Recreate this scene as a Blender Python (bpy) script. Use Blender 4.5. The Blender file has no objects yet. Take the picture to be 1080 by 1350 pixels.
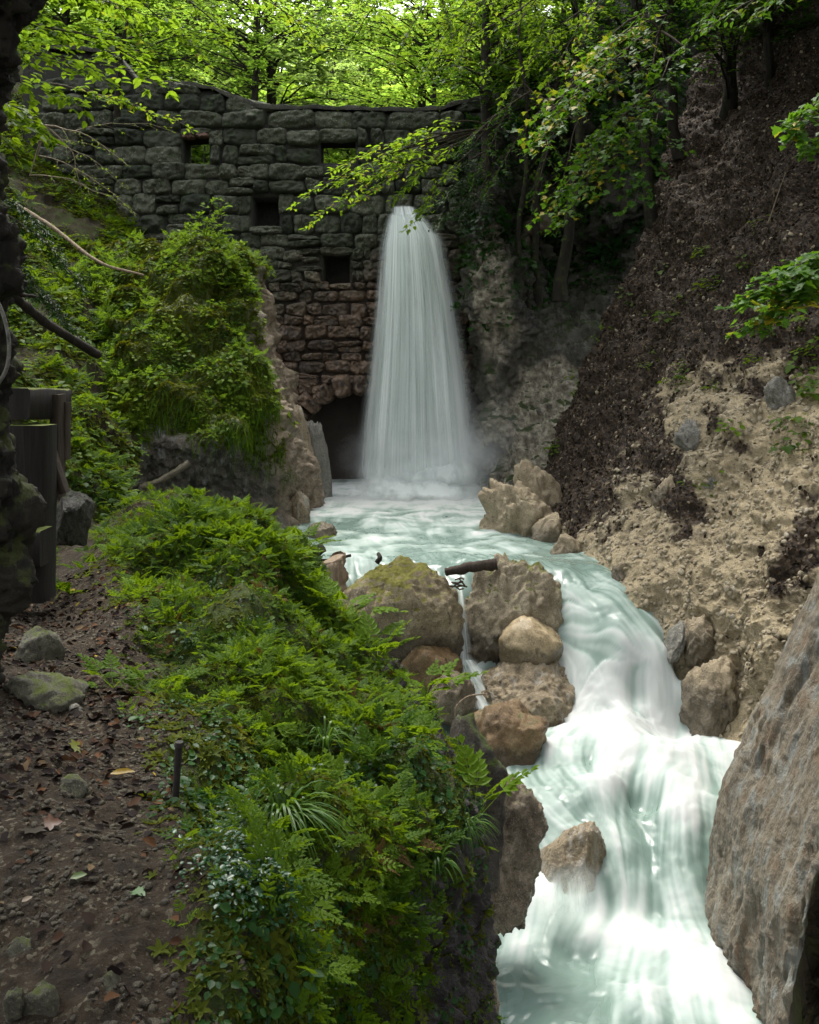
import bpy, bmesh, math, random
import numpy as np
from mathutils import Vector, Matrix
R = np.random.RandomState(7)
F, HX, HY = 1325.0, 540.0, 480.0
scene = bpy.context.scene
COL = scene.collection

# ------------------------------------------------------------------ helpers
def W(px, py, d):
    return np.array([(px-HX)/F*d, d, (HY-py)/F*d])
def WZ(px, py, z):
    return W(px, py, -z*F/(py-HY))
def pix(P):
    return np.stack([HX+P[..., 0]/P[..., 1]*F, HY-P[..., 2]/P[..., 1]*F], -1)

_rp = np.random.RandomState(11)
PERM = _rp.permutation(256); PERM = np.concatenate([PERM, PERM, PERM])
GRAD = _rp.randn(256, 3); GRAD /= np.linalg.norm(GRAD, axis=1)[:, None]
def pn(p, seed=0):
    p = np.asarray(p, float) + seed*17.31
    i = np.floor(p).astype(np.int64); f = p-i; i &= 255
    u = f*f*f*(f*(f*6-15)+10)
    r = np.zeros(p.shape[:-1])
    for dx in (0, 1):
        wx = u[..., 0] if dx else 1-u[..., 0]
        for dy in (0, 1):
            wy = u[..., 1] if dy else 1-u[..., 1]
            for dz in (0, 1):
                wz = u[..., 2] if dz else 1-u[..., 2]
                h = PERM[PERM[PERM[(i[..., 0]+dx) & 255]+((i[..., 1]+dy) & 255)]+((i[..., 2]+dz) & 255)]
                g = GRAD[h]
                r += wx*wy*wz*(g[..., 0]*(f[..., 0]-dx)+g[..., 1]*(f[..., 1]-dy)+g[..., 2]*(f[..., 2]-dz))
    return r*1.5
def fbm(p, s=1., o=5, g=.5, seed=0, ridge=False):
    p = np.asarray(p, float)*s; a = 1.; t = 0.
    for k in range(o):
        n = pn(p, seed+k)
        if ridge: n = .5-2*np.abs(n)
        t = t+a*n; a *= g; p = p*2.03
    return t
def worley(p, s=1., seed=0):
    p = np.asarray(p, float)*s+seed*9.7
    i = np.floor(p).astype(np.int64)
    f1 = np.full(p.shape[:-1], 9.); f2 = f1.copy(); idv = np.zeros(p.shape[:-1])
    for dx in (-1, 0, 1):
        for dy in (-1, 0, 1):
            for dz in (-1, 0, 1):
                c = i+np.array([dx, dy, dz])
                h = PERM[PERM[PERM[c[..., 0] & 255]+(c[..., 1] & 255)]+(c[..., 2] & 255)]
                q = c+.5+GRAD[h]*.45
                d = np.linalg.norm(p-q, axis=-1)
                m = d < f1
                f2 = np.where(m, f1, np.minimum(f2, d)); idv = np.where(m, h/255., idv); f1 = np.where(m, d, f1)
    return f1, f2, idv
def smooth(a, b, x):
    t = np.clip((x-a)/(b-a), 0, 1); return t*t*(3-2*t)
def nrm(v):
    return v/np.maximum(np.linalg.norm(v, axis=-1, keepdims=True), 1e-9)

def tag(o, label=None, cat=None, group=None, kind=None):
    for k, v in (('label', label), ('category', cat), ('group', group), ('kind', kind)):
        if v: o[k] = v
    return o
def empty(name, loc):
    o = bpy.data.objects.new(name, None); COL.objects.link(o); o.location = loc
    o.empty_display_size = .1
    return o

class MB:
    """collects vertices, faces of any size and one random number per vertex, then makes ONE mesh object"""
    def __init__(s): s.v = []; s.f = []; s.a = []; s.n = 0
    def add(s, v, f, rnd=.5):
        v = np.asarray(v, float).reshape(-1, 3); f = np.asarray(f, np.int64)
        s.v.append(v); s.f.append(f+s.n); s.n += len(v)
        s.a.append(np.broadcast_to(np.asarray(rnd, float), (len(v),)))
    def tube(s, path, rad, sides=6, rnd=.5, rough=0., seed=0):
        path = np.asarray(path, float); n = len(path)
        rad = np.broadcast_to(np.asarray(rad, float), (n,))
        t = nrm(np.gradient(path, axis=0)); ref = np.array([.31, .17, .93]); ref2 = np.array([.9, .3, .1])
        up = np.where((np.abs(t@ref) > .9)[:, None], ref2, ref)
        a = nrm(np.cross(t, up)); b = np.cross(t, a)
        th = np.linspace(0, 2*math.pi, sides, endpoint=False)
        ring = np.cos(th)[None, :, None]*a[:, None, :]+np.sin(th)[None, :, None]*b[:, None, :]
        rr = rad[:, None]*np.ones((1, sides))
        if rough: rr = rr*(1+rough*fbm(path[:, None, :]+ring*rad[:, None, None], 2.5/max(rad.max(), .02)*.35, 4, seed=seed))
        v = path[:, None, :]+ring*rr[..., None]
        i = np.arange(n-1)[:, None]*sides; j = np.arange(sides)[None, :]; k = (j+1) % sides
        q = np.stack([i+j, i+k, i+sides+k, i+sides+j], -1).reshape(-1, 4)
        s.add(v, q, rnd)
        c = np.array([path[0], path[-1]]); nn = sides
        s.add(np.concatenate([v[0], v[-1], c]), np.concatenate([[[ (x+1) % nn, x, 2*nn] for x in range(nn)], [[nn+x, nn+(x+1) % nn, 2*nn+1] for x in range(nn)]]), rnd)
    def leaves(s, tpl, pos, axis, up, size, rnd):
        tv, tf = tpl; n = len(pos)
        if n == 0: return
        axis = nrm(axis); side = nrm(np.cross(up, axis)); up = np.cross(axis, side)
        size = np.broadcast_to(size, (n,))
        v = (tv[None, :, 0:1]*axis[:, None]+tv[None, :, 1:2]*side[:, None]+tv[None, :, 2:3]*up[:, None])*size[:, None, None]+pos[:, None]
        r = np.repeat(np.broadcast_to(rnd, (n,)), len(tv))
        off = (np.arange(n)*len(tv))[:, None, None]; first = True
        base = s.n
        s.v.append(v.reshape(-1, 3)); s.a.append(r); s.n += n*len(tv)
        for f in tf:
            s.f.append((f[None]+off+base).reshape(-1, f.shape[1]))
    def build(s, name, mat, parent=None, loc=None, uv=None, attrs=None, smooth_=True):
        V = np.concatenate(s.v) if s.v else np.zeros((0, 3))
        if parent is not None: V = V-np.array(parent.location)
        elif loc is not None: V = V-np.array(loc)
        me = bpy.data.meshes.new(name)
        me.vertices.add(len(V)); me.vertices.foreach_set('co', V.astype(np.float32).ravel())
        li = np.concatenate([f.ravel() for f in s.f]); tot = np.concatenate([np.full(len(f), f.shape[1]) for f in s.f])
        st = np.concatenate([[0], np.cumsum(tot)[:-1]])
        me.loops.add(len(li)); me.loops.foreach_set('vertex_index', li.astype(np.int32))
        me.polygons.add(len(tot)); me.polygons.foreach_set('loop_start', st.astype(np.int32))
        me.polygons.foreach_set('use_smooth', np.full(len(tot), smooth_))
        if s.a:
            A = me.attributes.new('rnd', 'FLOAT', 'POINT'); A.data.foreach_set('value', np.concatenate(s.a).astype(np.float32))
        for k, arr in (attrs or {}).items():
            A = me.attributes.new(k, 'FLOAT', 'POINT'); A.data.foreach_set('value', np.asarray(arr, np.float32).ravel())
        if uv is not None:
            L = me.uv_layers.new(name='UVMap'); L.data.foreach_set('uv', np.asarray(uv, np.float32)[li].ravel())
        me.update(calc_edges=True)
        me.materials.append(mat)
        o = bpy.data.objects.new(name, me); COL.objects.link(o)
        if parent is not None: o.parent = parent
        elif loc is not None: o.location = loc
        return o

def grid_faces(nr, nc):
    i = np.arange(nr-1)[:, None]*nc; j = np.arange(nc-1)[None]
    return np.stack([i+j, i+j+1, i+nc+j+1, i+nc+j], -1).reshape(-1, 4)
def cr(n, m):
    """Catmull-Rom weights from n control points to m samples"""
    M = np.zeros((m, n)); t = np.linspace(0, n-1-1e-9, m)
    for r, x in enumerate(t):
        i = int(x); f = x-i
        w = [-.5*f+f*f-.5*f**3, 1-2.5*f*f+1.5*f**3, .5*f+2*f*f-1.5*f**3, -.5*f*f+.5*f**3]
        for k in range(4):
            j = i-1+k
            if j < 0: M[r, 0] += 2*w[k]; M[r, 1] -= w[k]
            elif j >= n: M[r, n-1] += 2*w[k]; M[r, n-2] -= w[k]
            else: M[r, j] += w[k]
    return M
class Patch:
    """a sheet through world-space control points, roughened along its normals"""
    def __init__(s, rows, nr, nc, disp=None, flip=None):
        G = np.array([[W(*c) for c in r] for r in rows])
        A = cr(G.shape[0], nr); B = cr(G.shape[1], nc)
        P = np.einsum('ri,ijk,cj->rck', A, G, B)
        s.u, s.v = np.meshgrid(np.linspace(0, 1, nc), np.linspace(0, 1, nr))
        N = s.normals(P)
        if flip is None: flip = np.mean(np.sum(N*(-P), -1)) < 0
        s.flip = flip
        if flip: N = -N
        if disp is not None: P = P+N*disp(P, N, s.u, s.v)[..., None]
        s.P = P; N = s.normals(P); s.N = -N if flip else N
    def normals(s, P):
        return nrm(np.cross(np.gradient(P, axis=1), np.gradient(P, axis=0)))
    def build(s, name, mat, attrs=None, parent=None, loc=None):
        nr, nc = s.P.shape[:2]; f = grid_faces(nr, nc)
        m = MB(); m.add(s.P, f if s.flip else f[:, ::-1]); m.a = []
        return m.build(name, mat, parent=parent, loc=loc, attrs=attrs)
    def sample(s, n, weight=None, rng=R):
        P = s.P; e1 = P[1:, :-1]-P[:-1, :-1]; e2 = P[:-1, 1:]-P[:-1, :-1]
        a = np.linalg.norm(np.cross(e1, e2), axis=-1)
        if weight is not None: a = a*weight[:-1, :-1]
        a = a.ravel()/a.sum(); k = rng.choice(len(a), n, p=a)
        r, c = np.divmod(k, P.shape[1]-1); x = rng.rand(n, 1); y = rng.rand(n, 1)
        return P[r, c]+e1[r, c]*x+e2[r, c]*y, s.N[r, c]

def rbf(pts, vals, smoothing=1e-3):
    pts = np.asarray(pts); vals = np.asarray(vals)
    def k(a, b):
        d2 = ((a[:, None]-b[None])**2).sum(-1); return .5*d2*np.log(d2+1e-9)
    n = len(pts); A = np.zeros((n+3, n+3)); A[:n, :n] = k(pts, pts)+np.eye(n)*smoothing
    Q = np.c_[np.ones(n), pts]; A[:n, n:] = Q; A[n:, :n] = Q.T
    b = np.zeros((n+3,)+vals.shape[1:]); b[:n] = vals
    w = np.linalg.solve(A, b)
    def ev(x):
        sh = x.shape[:-1]; x = x.reshape(-1, 2); out = []
        for c in np.array_split(x, max(1, len(x)//20000)):
            out.append(k(c, pts)@w[:n]+np.c_[np.ones(len(c)), c]@w[n:])
        return np.concatenate(out).reshape(sh+vals.shape[1:])
    return ev

# ------------------------------------------------------------------ node helpers
class NT:
    def __init__(s, name):
        s.m = bpy.data.materials.new(name); s.m.use_nodes = True
        s.t = s.m.node_tree; s.t.nodes.clear()
        s.out = s.n('ShaderNodeOutputMaterial')
    def n(s, typ, **kw):
        x = s.t.nodes.new(typ)
        for k, v in kw.items(): setattr(x, k, v)
        return x
    def set(s, sock, v):
        if isinstance(v, bpy.types.NodeSocket): s.t.links.new(v, sock)
        elif isinstance(v, (tuple, list)) and sock.type == 'RGBA' and len(v) == 3: sock.default_value = (*v, 1)
        else: sock.default_value = v
    def coord(s, out='Object', scale=(1, 1, 1), rot=(0, 0, 0), src=None):
        if src is None: src = s.n('ShaderNodeTexCoord').outputs[out]
        m = s.n('ShaderNodeMapping'); s.set(m.inputs[0], src); m.inputs['Scale'].default_value = scale; m.inputs['Rotation'].default_value = rot
        return m.outputs[0]
    def noise(s, vec, scale, detail=6, rough=.55, dist=0., color=False):
        x = s.n('ShaderNodeTexNoise'); s.set(x.inputs['Vector'], vec); x.inputs['Scale'].default_value = scale
        x.inputs['Detail'].default_value = detail; x.inputs['Roughness'].default_value = rough; x.inputs['Distortion'].default_value = dist
        return x.outputs['Color' if color else 'Fac']
    def vor(s, vec, scale, feature='F1', out='Distance', rnd=1.):
        x = s.n('ShaderNodeTexVoronoi', feature=feature); s.set(x.inputs['Vector'], vec); x.inputs['Scale'].default_value = scale
        x.inputs['Randomness'].default_value = rnd
        return x.outputs[out]
    def ramp(s, fac, stops, interp='LINEAR'):
        x = s.n('ShaderNodeValToRGB'); s.set(x.inputs[0], fac); e = x.color_ramp.elements; x.color_ramp.interpolation = interp
        while len(e) < len(stops): e.new(.5)
        for k, (p, c) in zip(e, stops):
            k.position = p; k.color = (*c, 1) if isinstance(c, (tuple, list)) else (c, c, c, 1)
        return x.outputs[0]
    def mix(s, fac, a, b, mode='MIX'):
        x = s.n('ShaderNodeMix', data_type='RGBA', blend_type=mode)
        s.set(x.inputs[0], fac); s.set(x.inputs[6], a); s.set(x.inputs[7], b); return x.outputs[2]
    def math(s, op, a, b=None, c=None, clamp=False):
        x = s.n('ShaderNodeMath', operation=op, use_clamp=clamp); s.set(x.inputs[0], a)
        if b is not None: s.set(x.inputs[1], b)
        if c is not None: s.set(x.inputs[2], c)
        return x.outputs[0]
    def step(s, x, a, b):
        m = s.n('ShaderNodeMapRange', interpolation_type='SMOOTHSTEP'); s.set(m.inputs[0], x); m.inputs[1].default_value = a; m.inputs[2].default_value = b
        return m.outputs[0]
    def attr(s, name):
        return s.n('ShaderNodeAttribute', attribute_name=name).outputs['Fac']
    def nz(s):
        g = s.n('ShaderNodeNewGeometry'); x = s.n('ShaderNodeSeparateXYZ'); s.set(x.inputs[0], g.outputs['Normal']); return x.outputs[2]
    def bump(s, h, strength=.5, dist=.02, prev=None):
        b = s.n('ShaderNodeBump'); s.set(b.inputs['Height'], h); b.inputs['Strength'].default_value = strength; b.inputs['Distance'].default_value = dist
        if prev is not None: s.set(b.inputs['Normal'], prev)
        return b.outputs[0]
    def pbr(s, col, rough=.8, spec=.4, normal=None, **kw):
        p = s.n('ShaderNodeBsdfPrincipled'); s.set(p.inputs['Base Color'], col); s.set(p.inputs['Roughness'], rough)
        s.set(p.inputs['Specular IOR Level'], spec)
        if normal is not None: s.set(p.inputs['Normal'], normal)
        for k, v in kw.items(): s.set(p.inputs[k], v)
        return p
    def end(s, sh, disp=None, vol=None):
        if sh is not None: s.t.links.new(sh if isinstance(sh, bpy.types.NodeSocket) else sh.outputs[0], s.out.inputs[0])
        if vol is not None: s.t.links.new(vol, s.out.inputs['Volume'])
        return s.m

def rock_mat(name, c0, c1, c2, moss=0., mosscol=(.05, .075, .012), rough=(.55, .95), scale=1., streak=None, bump=1., spec=.4, extra=None, crack=.6, pit=.8, wet=0, cmap=((1, 1, 1), (0, 0, 0))):
    t = NT(name); v = t.coord(scale=cmap[0], rot=cmap[1])
    n1 = t.noise(v, 1.3*scale, 10, .62, .4); n2 = t.noise(v, 7*scale, 9, .68); n3 = t.noise(v, 34*scale, 6, .7)
    c = t.ramp(t.math('ADD', t.math('MULTIPLY', n1, .6), t.math('MULTIPLY', n2, .4)), [(.36, c0), (.5, c1), (.62, c2)])
    c = t.mix(t.math('MULTIPLY', t.step(n2, .54, .66), pit), c, tuple(x*.5 for x in c0))
    c = t.mix(t.step(n3, .54, .7), c, tuple(min(1, x*1.2) for x in c2)); c = t.mix(t.math('MULTIPLY', t.step(n3, .46, .34), .9*pit), c, tuple(x*.4 for x in c0))
    wv = t.n('ShaderNodeVectorMath', operation='MULTIPLY_ADD'); t.set(wv.inputs[0], t.noise(v, 2.2*scale, 4, .6, color=True)); wv.inputs[1].default_value = (.9/scale,)*3; t.set(wv.inputs[2], t.coord(scale=(1, 1, .6)))
    cr_ = t.vor(wv.outputs[0], 2.0*scale, 'DISTANCE_TO_EDGE'); crk = t.math('SUBTRACT', 1., t.step(t.math('ADD', cr_, t.math('MULTIPLY', t.math('SUBTRACT', n2, .5), .2)), 0., .03)); crk = t.math('MULTIPLY', crk, t.math('MULTIPLY', t.step(n1, .5, .62), crack))
    c = t.mix(t.math('MULTIPLY', crk, .55), c, tuple(x*.3 for x in c0))
    if streak:
        sv = t.coord(scale=(9, 9, .7)); sn = t.noise(sv, 1., 5, .6)
        c = t.mix(t.math('MULTIPLY', t.step(sn, .52, .68), .75), c, streak)
    if extra: c = extra(t, c, n1, n2, n3)
    h = t.math('ADD', t.math('MULTIPLY', n2, .6), t.math('MULTIPLY', n3, .4))
    h = t.math('SUBTRACT', h, t.math('MULTIPLY', crk, .35))
    bp = t.bump(h, min(1., .95*bump), .10*bump/scale)
    rg = t.math('ADD', t.math('MULTIPLY', t.step(n1, .35, .65), rough[1]-rough[0]), rough[0])
    if moss > 0:
        mm = t.math('ADD', t.nz(), t.math('MULTIPLY', t.math('SUBTRACT', n1, .5), 2.2)); mm = t.math('ADD', mm, t.math('MULTIPLY', t.math('SUBTRACT', n2, .5), 1.))
        mk = t.step(mm, 1.15-moss, 1.5-moss)
        mc = t.mix(n3, tuple(x*.55 for x in mosscol), tuple(min(1, x*1.7) for x in mosscol))
        c = t.mix(mk, c, mc); rg = t.math('MAXIMUM', rg, t.math('MULTIPLY', mk, .95))
    if wet:
        sz = t.n('ShaderNodeSeparateXYZ'); t.set(sz.inputs[0], t.coord()); wk = t.step(t.math('ADD', sz.outputs[2], t.math('MULTIPLY', t.math('SUBTRACT', n1, .5), .5)), wet, wet*.35)
        c = t.mix(wk, c, t.mix(.62, c, (.012, .010, .006))); rg = t.math('SUBTRACT', rg, t.math('MULTIPLY', wk, .4), clamp=True)
    return t.end(t.pbr(c, rg, spec, bp))

def leaf_mat(name, ca, cb, trans=.45, rough=.42, spec=.35, tcol=None, yellow=None, ystart=.9):
    t = NT(name); r = t.attr('rnd'); oi = t.n('ShaderNodeObjectInfo').outputs['Random']
    c = t.mix(r, ca, cb)
    c = t.mix(t.math('MULTIPLY', oi, .35), c, tuple(x*.55 for x in ca))
    if yellow: c = t.mix(t.step(r, ystart, ystart+.04), c, yellow)
    v = t.coord(); n = t.noise(v, 60, 2)
    c = t.mix(t.math('MULTIPLY', n, .35), c, tuple(x*.6 for x in ca))
    p = t.pbr(c, rough, spec)
    tr = t.n('ShaderNodeBsdfTranslucent'); t.set(tr.inputs[0], t.mix(.55, c, tcol or (cb[0]*1.5, cb[1]*1.35, cb[2]*.8)))
    ms = t.n('ShaderNodeMixShader'); ms.inputs[0].default_value = trans
    t.t.links.new(p.outputs[0], ms.inputs[1]); t.t.links.new(tr.outputs[0], ms.inputs[2])
    return t.end(ms)

def bark_mat(name, c0, c1, moss=.3, mosscol=(.04, .06, .01), sc=1.):
    t = NT(name); v = t.coord(scale=(6*sc, 6*sc, 1.4*sc)); n = t.noise(v, 2., 8, .65, .5); n2 = t.noise(t.coord(), 5*sc, 6, .6); n3 = t.noise(t.coord(), 60*sc, 3)
    c = t.ramp(n, [(.35, c0), (.65, c1)])
    mk = t.step(t.math('ADD', n2, t.math('MULTIPLY', t.nz(), .12)), .68-moss*.35, .76-moss*.35)
    c = t.mix(mk, c, t.mix(n3, tuple(x*.5 for x in mosscol), tuple(x*1.6 for x in mosscol)))
    return t.end(t.pbr(c, .85, .3, t.bump(t.math('ADD', n, t.math('MULTIPLY', n3, .15)), .9, .03/sc)))
# ------------------------------------------------------------------ camera, light, world
cam = bpy.data.cameras.new('camera'); camo = bpy.data.objects.new('camera', cam); COL.objects.link(camo)
camo.rotation_euler = (math.pi/2, 0, 0)
cam.sensor_fit = 'VERTICAL'; cam.sensor_height = 36; cam.lens = F/1350*36
cam.shift_y = -(675-HY)/1350; cam.clip_end = 2000; cam.clip_start = .05
scene.camera = camo
SUN_EL, SUN_AZ = math.radians(64), math.radians(-18)      # azimuth measured from +Y towards +X
sd = np.array([math.sin(SUN_AZ)*math.cos(SUN_EL), math.cos(SUN_AZ)*math.cos(SUN_EL), math.sin(SUN_EL)])
sun = bpy.data.lights.new('sun', 'SUN'); sun.energy = .9; sun.angle = math.radians(22); sun.color = (1, .94, .82)
suno = bpy.data.objects.new('sun', sun); COL.objects.link(suno)
suno.rotation_euler = Vector(sd).to_track_quat('Z', 'Y').to_euler(); suno.location = (0, 10, 30)
w = bpy.data.worlds.new('World'); scene.world = w; w.use_nodes = True
nt = w.node_tree; bg = nt.nodes['Background']; sky = nt.nodes.new('ShaderNodeTexSky'); sky.sky_type = 'NISHITA'; sky.sun_disc = False
sky.sun_elevation = SUN_EL; sky.sun_rotation = SUN_AZ; sky.air_density = 1.0; sky.dust_density = 3.0; sky.ozone_density = .6
hs = nt.nodes.new('ShaderNodeHueSaturation'); hs.inputs['Saturation'].default_value = .15; hs.inputs['Value'].default_value = 1.0
nt.links.new(sky.outputs[0], hs.inputs['Color']); nt.links.new(hs.outputs[0], bg.inputs[0]); bg.inputs[1].default_value = .15
scene.view_settings.view_transform = 'Standard'; scene.view_settings.look = 'None'; scene.view_settings.exposure = 2.0; scene.view_settings.gamma = 1
cy = scene.cycles
cy.max_bounces = 6; cy.diffuse_bounces = 3; cy.glossy_bounces = 2; cy.transmission_bounces = 4; cy.transparent_max_bounces = 24; cy.volume_bounces = 3
cy.caustics_reflective = cy.caustics_refractive = False
cy.use_denoising = True; cy.volume_step_rate = 2.0; cy.sample_clamp_indirect = 6

# ------------------------------------------------------------------ setting materials
TAN = ((.20, .155, .10), (.33, .265, .17), (.44, .37, .26))
GREY = ((.10, .10, .085), (.19, .18, .15), (.32, .31, .27))
DARK = ((.018, .018, .015), (.04, .04, .032), (.09, .088, .075))
M = {}
def cliff_extra(t, c, n1, n2, n3):
    pl = t.attr('pale'); pc = t.ramp(n2, [(.34, (.06, .05, .034)), (.48, (.19, .165, .12)), (.62, (.38, .345, .27))])
    return t.mix(t.math('MULTIPLY', pl, t.step(n1, .3, .5)), c, pc)
M['cliff_face'] = rock_mat('cliff_face', (.012, .011, .007), (.034, .030, .020), (.085, .077, .055), moss=.55, mosscol=(.02, .032, .005), rough=(.15, .6), streak=(.075, .072, .06), spec=.5, extra=cliff_extra)
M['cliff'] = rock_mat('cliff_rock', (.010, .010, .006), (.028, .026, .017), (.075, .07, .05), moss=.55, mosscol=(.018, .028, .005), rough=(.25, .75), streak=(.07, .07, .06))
M['tan_rock'] = rock_mat('tan_rock', *TAN, moss=.2, mosscol=(.06, .065, .012), rough=(.5, .9), scale=1.3, wet=.3)
M['wet_tan'] = rock_mat('wet_tan_rock', (.12, .09, .05), (.25, .195, .12), (.38, .32, .22), rough=(.3, .75), streak=(.36, .34, .30), crack=.2)
M['boulder'] = rock_mat('mossy_boulder', (.10, .078, .042), (.21, .168, .10), (.36, .31, .21), moss=.62, mosscol=(.10, .095, .014), scale=1.6, wet=.35)
M['boulder_b'] = rock_mat('pale_boulder', (.11, .088, .052), (.25, .205, .135), (.42, .37, .27), moss=.42, mosscol=(.075, .085, .012), scale=2., wet=.3)
M['smooth_rock'] = rock_mat('smooth_rock', (.20, .15, .08), (.32, .25, .145), (.42, .34, .22), rough=(.4, .7), scale=1.2, bump=.5, wet=.15)
M['wet_rock'] = rock_mat('wet_rock', (.05, .038, .024), (.14, .108, .07), (.30, .25, .18), moss=.3, mosscol=(.05, .055, .012), rough=(.18, .5), scale=2.2)
M['red_rock'] = rock_mat('rusty_wet_rock', (.065, .04, .018), (.165, .10, .042), (.29, .22, .12), moss=.25, mosscol=(.05, .05, .012), rough=(.25, .6), scale=2.2, wet=.22)
M['dark_moss'] = rock_mat('dark_mossy_rock', (.02, .016, .011), (.05, .042, .03), (.11, .095, .07), moss=.75, mosscol=(.035, .05, .008), scale=2.)
M['grey_rock'] = rock_mat('grey_rock', *GREY, moss=.12, rough=(.45, .85), scale=1.5)
M['path_rock'] = rock_mat('path_rock', (.03, .028, .018), (.075, .07, .046), (.17, .16, .115), moss=.5, mosscol=(.06, .075, .014), scale=4)

def slab_extra(t, c, n1, n2, n3):
    v = t.coord(rot=(0, math.radians(-17), 0), scale=(7, 4, .55)); s = t.noise(v, 1.6, 7, .65, .3)
    c = t.mix(t.math('MULTIPLY', t.step(s, .49, .64), .6), c, (.25, .28, .27))
    c = t.mix(t.math('MULTIPLY', t.step(s, .46, .36), .7), c, (.15, .09, .045))
    mk = t.attr('dark'); return t.mix(mk, c, t.mix(t.step(n1, .45, .6), (.05, .038, .02), (.06, .075, .012)))
M['slab'] = rock_mat('slab_rock', (.085, .066, .042), (.165, .135, .092), (.25, .225, .175), rough=(.35, .7), scale=1.2, extra=slab_extra, crack=0, pit=.2, cmap=((1.9, 1.5, .62), (0, math.radians(-17), 0)))

def slope_extra(t, c, n1, n2, n3):
    f = t.attr('litter'); v = t.coord()
    lv = t.vor(v, 26, 'F1', 'Color'); lc = t.ramp(t.n('ShaderNodeSeparateColor').outputs[0], [(0, .1), (1, .2)]) if False else None
    sp = t.n('ShaderNodeSeparateColor'); t.set(sp.inputs[0], lv)
    lit = t.ramp(sp.outputs[0], [(0, (.013, .009, .006)), (.45, (.032, .021, .013)), (.8, (.058, .038, .023)), (.95, (.10, .07, .042)), (1, (.16, .13, .09))])
    return t.mix(f, c, lit)
M['slope'] = rock_mat('gorge_slope_ground', (.24, .19, .115), (.36, .295, .18), (.46, .39, .27), rough=(.75, .98), scale=1.8, extra=slope_extra, bump=1.2)

def bank_mat():
    t = NT('bank_ground'); v = t.coord(); n1 = t.noise(v, 1.6, 8, .6); n2 = t.noise(v, 11, 8, .68); n3 = t.noise(v, 55, 5, .7)
    pv = t.vor(v, 85, 'F1', 'Color'); sp = t.n('ShaderNodeSeparateColor'); t.set(sp.inputs[0], pv)
    soil = t.ramp(n2, [(.3, (.012, .008, .004)), (.55, (.036, .024, .013)), (.75, (.07, .05, .03))])
    soil = t.mix(t.math('MULTIPLY', t.step(sp.outputs[0], .8, .84), t.step(n2, .4, .6)), soil, t.mix(sp.outputs[1], (.05, .04, .024), (.16, .14, .10)))
    moss = t.mix(n3, (.012, .02, .003), (.06, .085, .012)); moss = t.mix(t.step(n2, .5, .68), moss, (.03, .024, .012))
    rk = t.ramp(n2, [(.3, (.012, .010, .009)), (.55, (.032, .027, .024)), (.75, (.075, .066, .06))])
    c = t.mix(t.step(t.math('ADD', t.attr('path'), t.math('MULTIPLY', t.math('SUBTRACT', n2, .5), .7)), .35, .6), moss, soil)
    c = t.mix(t.step(t.math('ADD', t.attr('cliff'), t.math('MULTIPLY', t.math('SUBTRACT', n1, .5), .9)), .4, .6), c, rk)
    b = t.bump(t.math('ADD', n2, t.math('MULTIPLY', n3, .5)), 1., .04)
    return t.end(t.pbr(c, t.math('SUBTRACT', 1., t.math('MULTIPLY', t.attr('cliff'), .45)), .35, b))
M['bank'] = bank_mat()
def hill_mat():
    t = NT('forest_floor'); v = t.coord(); n2 = t.noise(v, 3, 8, .68); n3 = t.noise(v, 40, 5, .7)
    c = t.ramp(n2, [(.35, (.018, .013, .008)), (.5, (.035, .03, .012)), (.62, (.035, .055, .010)), (.8, (.075, .1, .02))])
    c = t.mix(t.step(n3, .62, .75), c, (.09, .07, .045))
    return t.end(t.pbr(c, .95, .2, t.bump(t.math('ADD', n2, n3), 1., .06)))
M['hill'] = hill_mat()

def outcrop_extra(t, c, n1, n2, n3):
    c = t.mix(t.math('MULTIPLY', t.attr('tan'), .85), c, t.ramp(n2, [(.35, (.11, .08, .05)), (.5, (.24, .18, .12)), (.62, (.37, .30, .22))]))
    return t.mix(t.math('MULTIPLY', t.attr('moss'), t.step(n2, .2, .45)), c, t.mix(n3, (.02, .032, .004), (.095, .125, .016)))
M['outcrop'] = rock_mat('outcrop_rock', (.05, .042, .032), (.12, .10, .078), (.22, .2, .165), moss=.3, mosscol=(.06, .085, .012), streak=(.24, .25, .24), rough=(.4, .8), extra=outcrop_extra)

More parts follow.
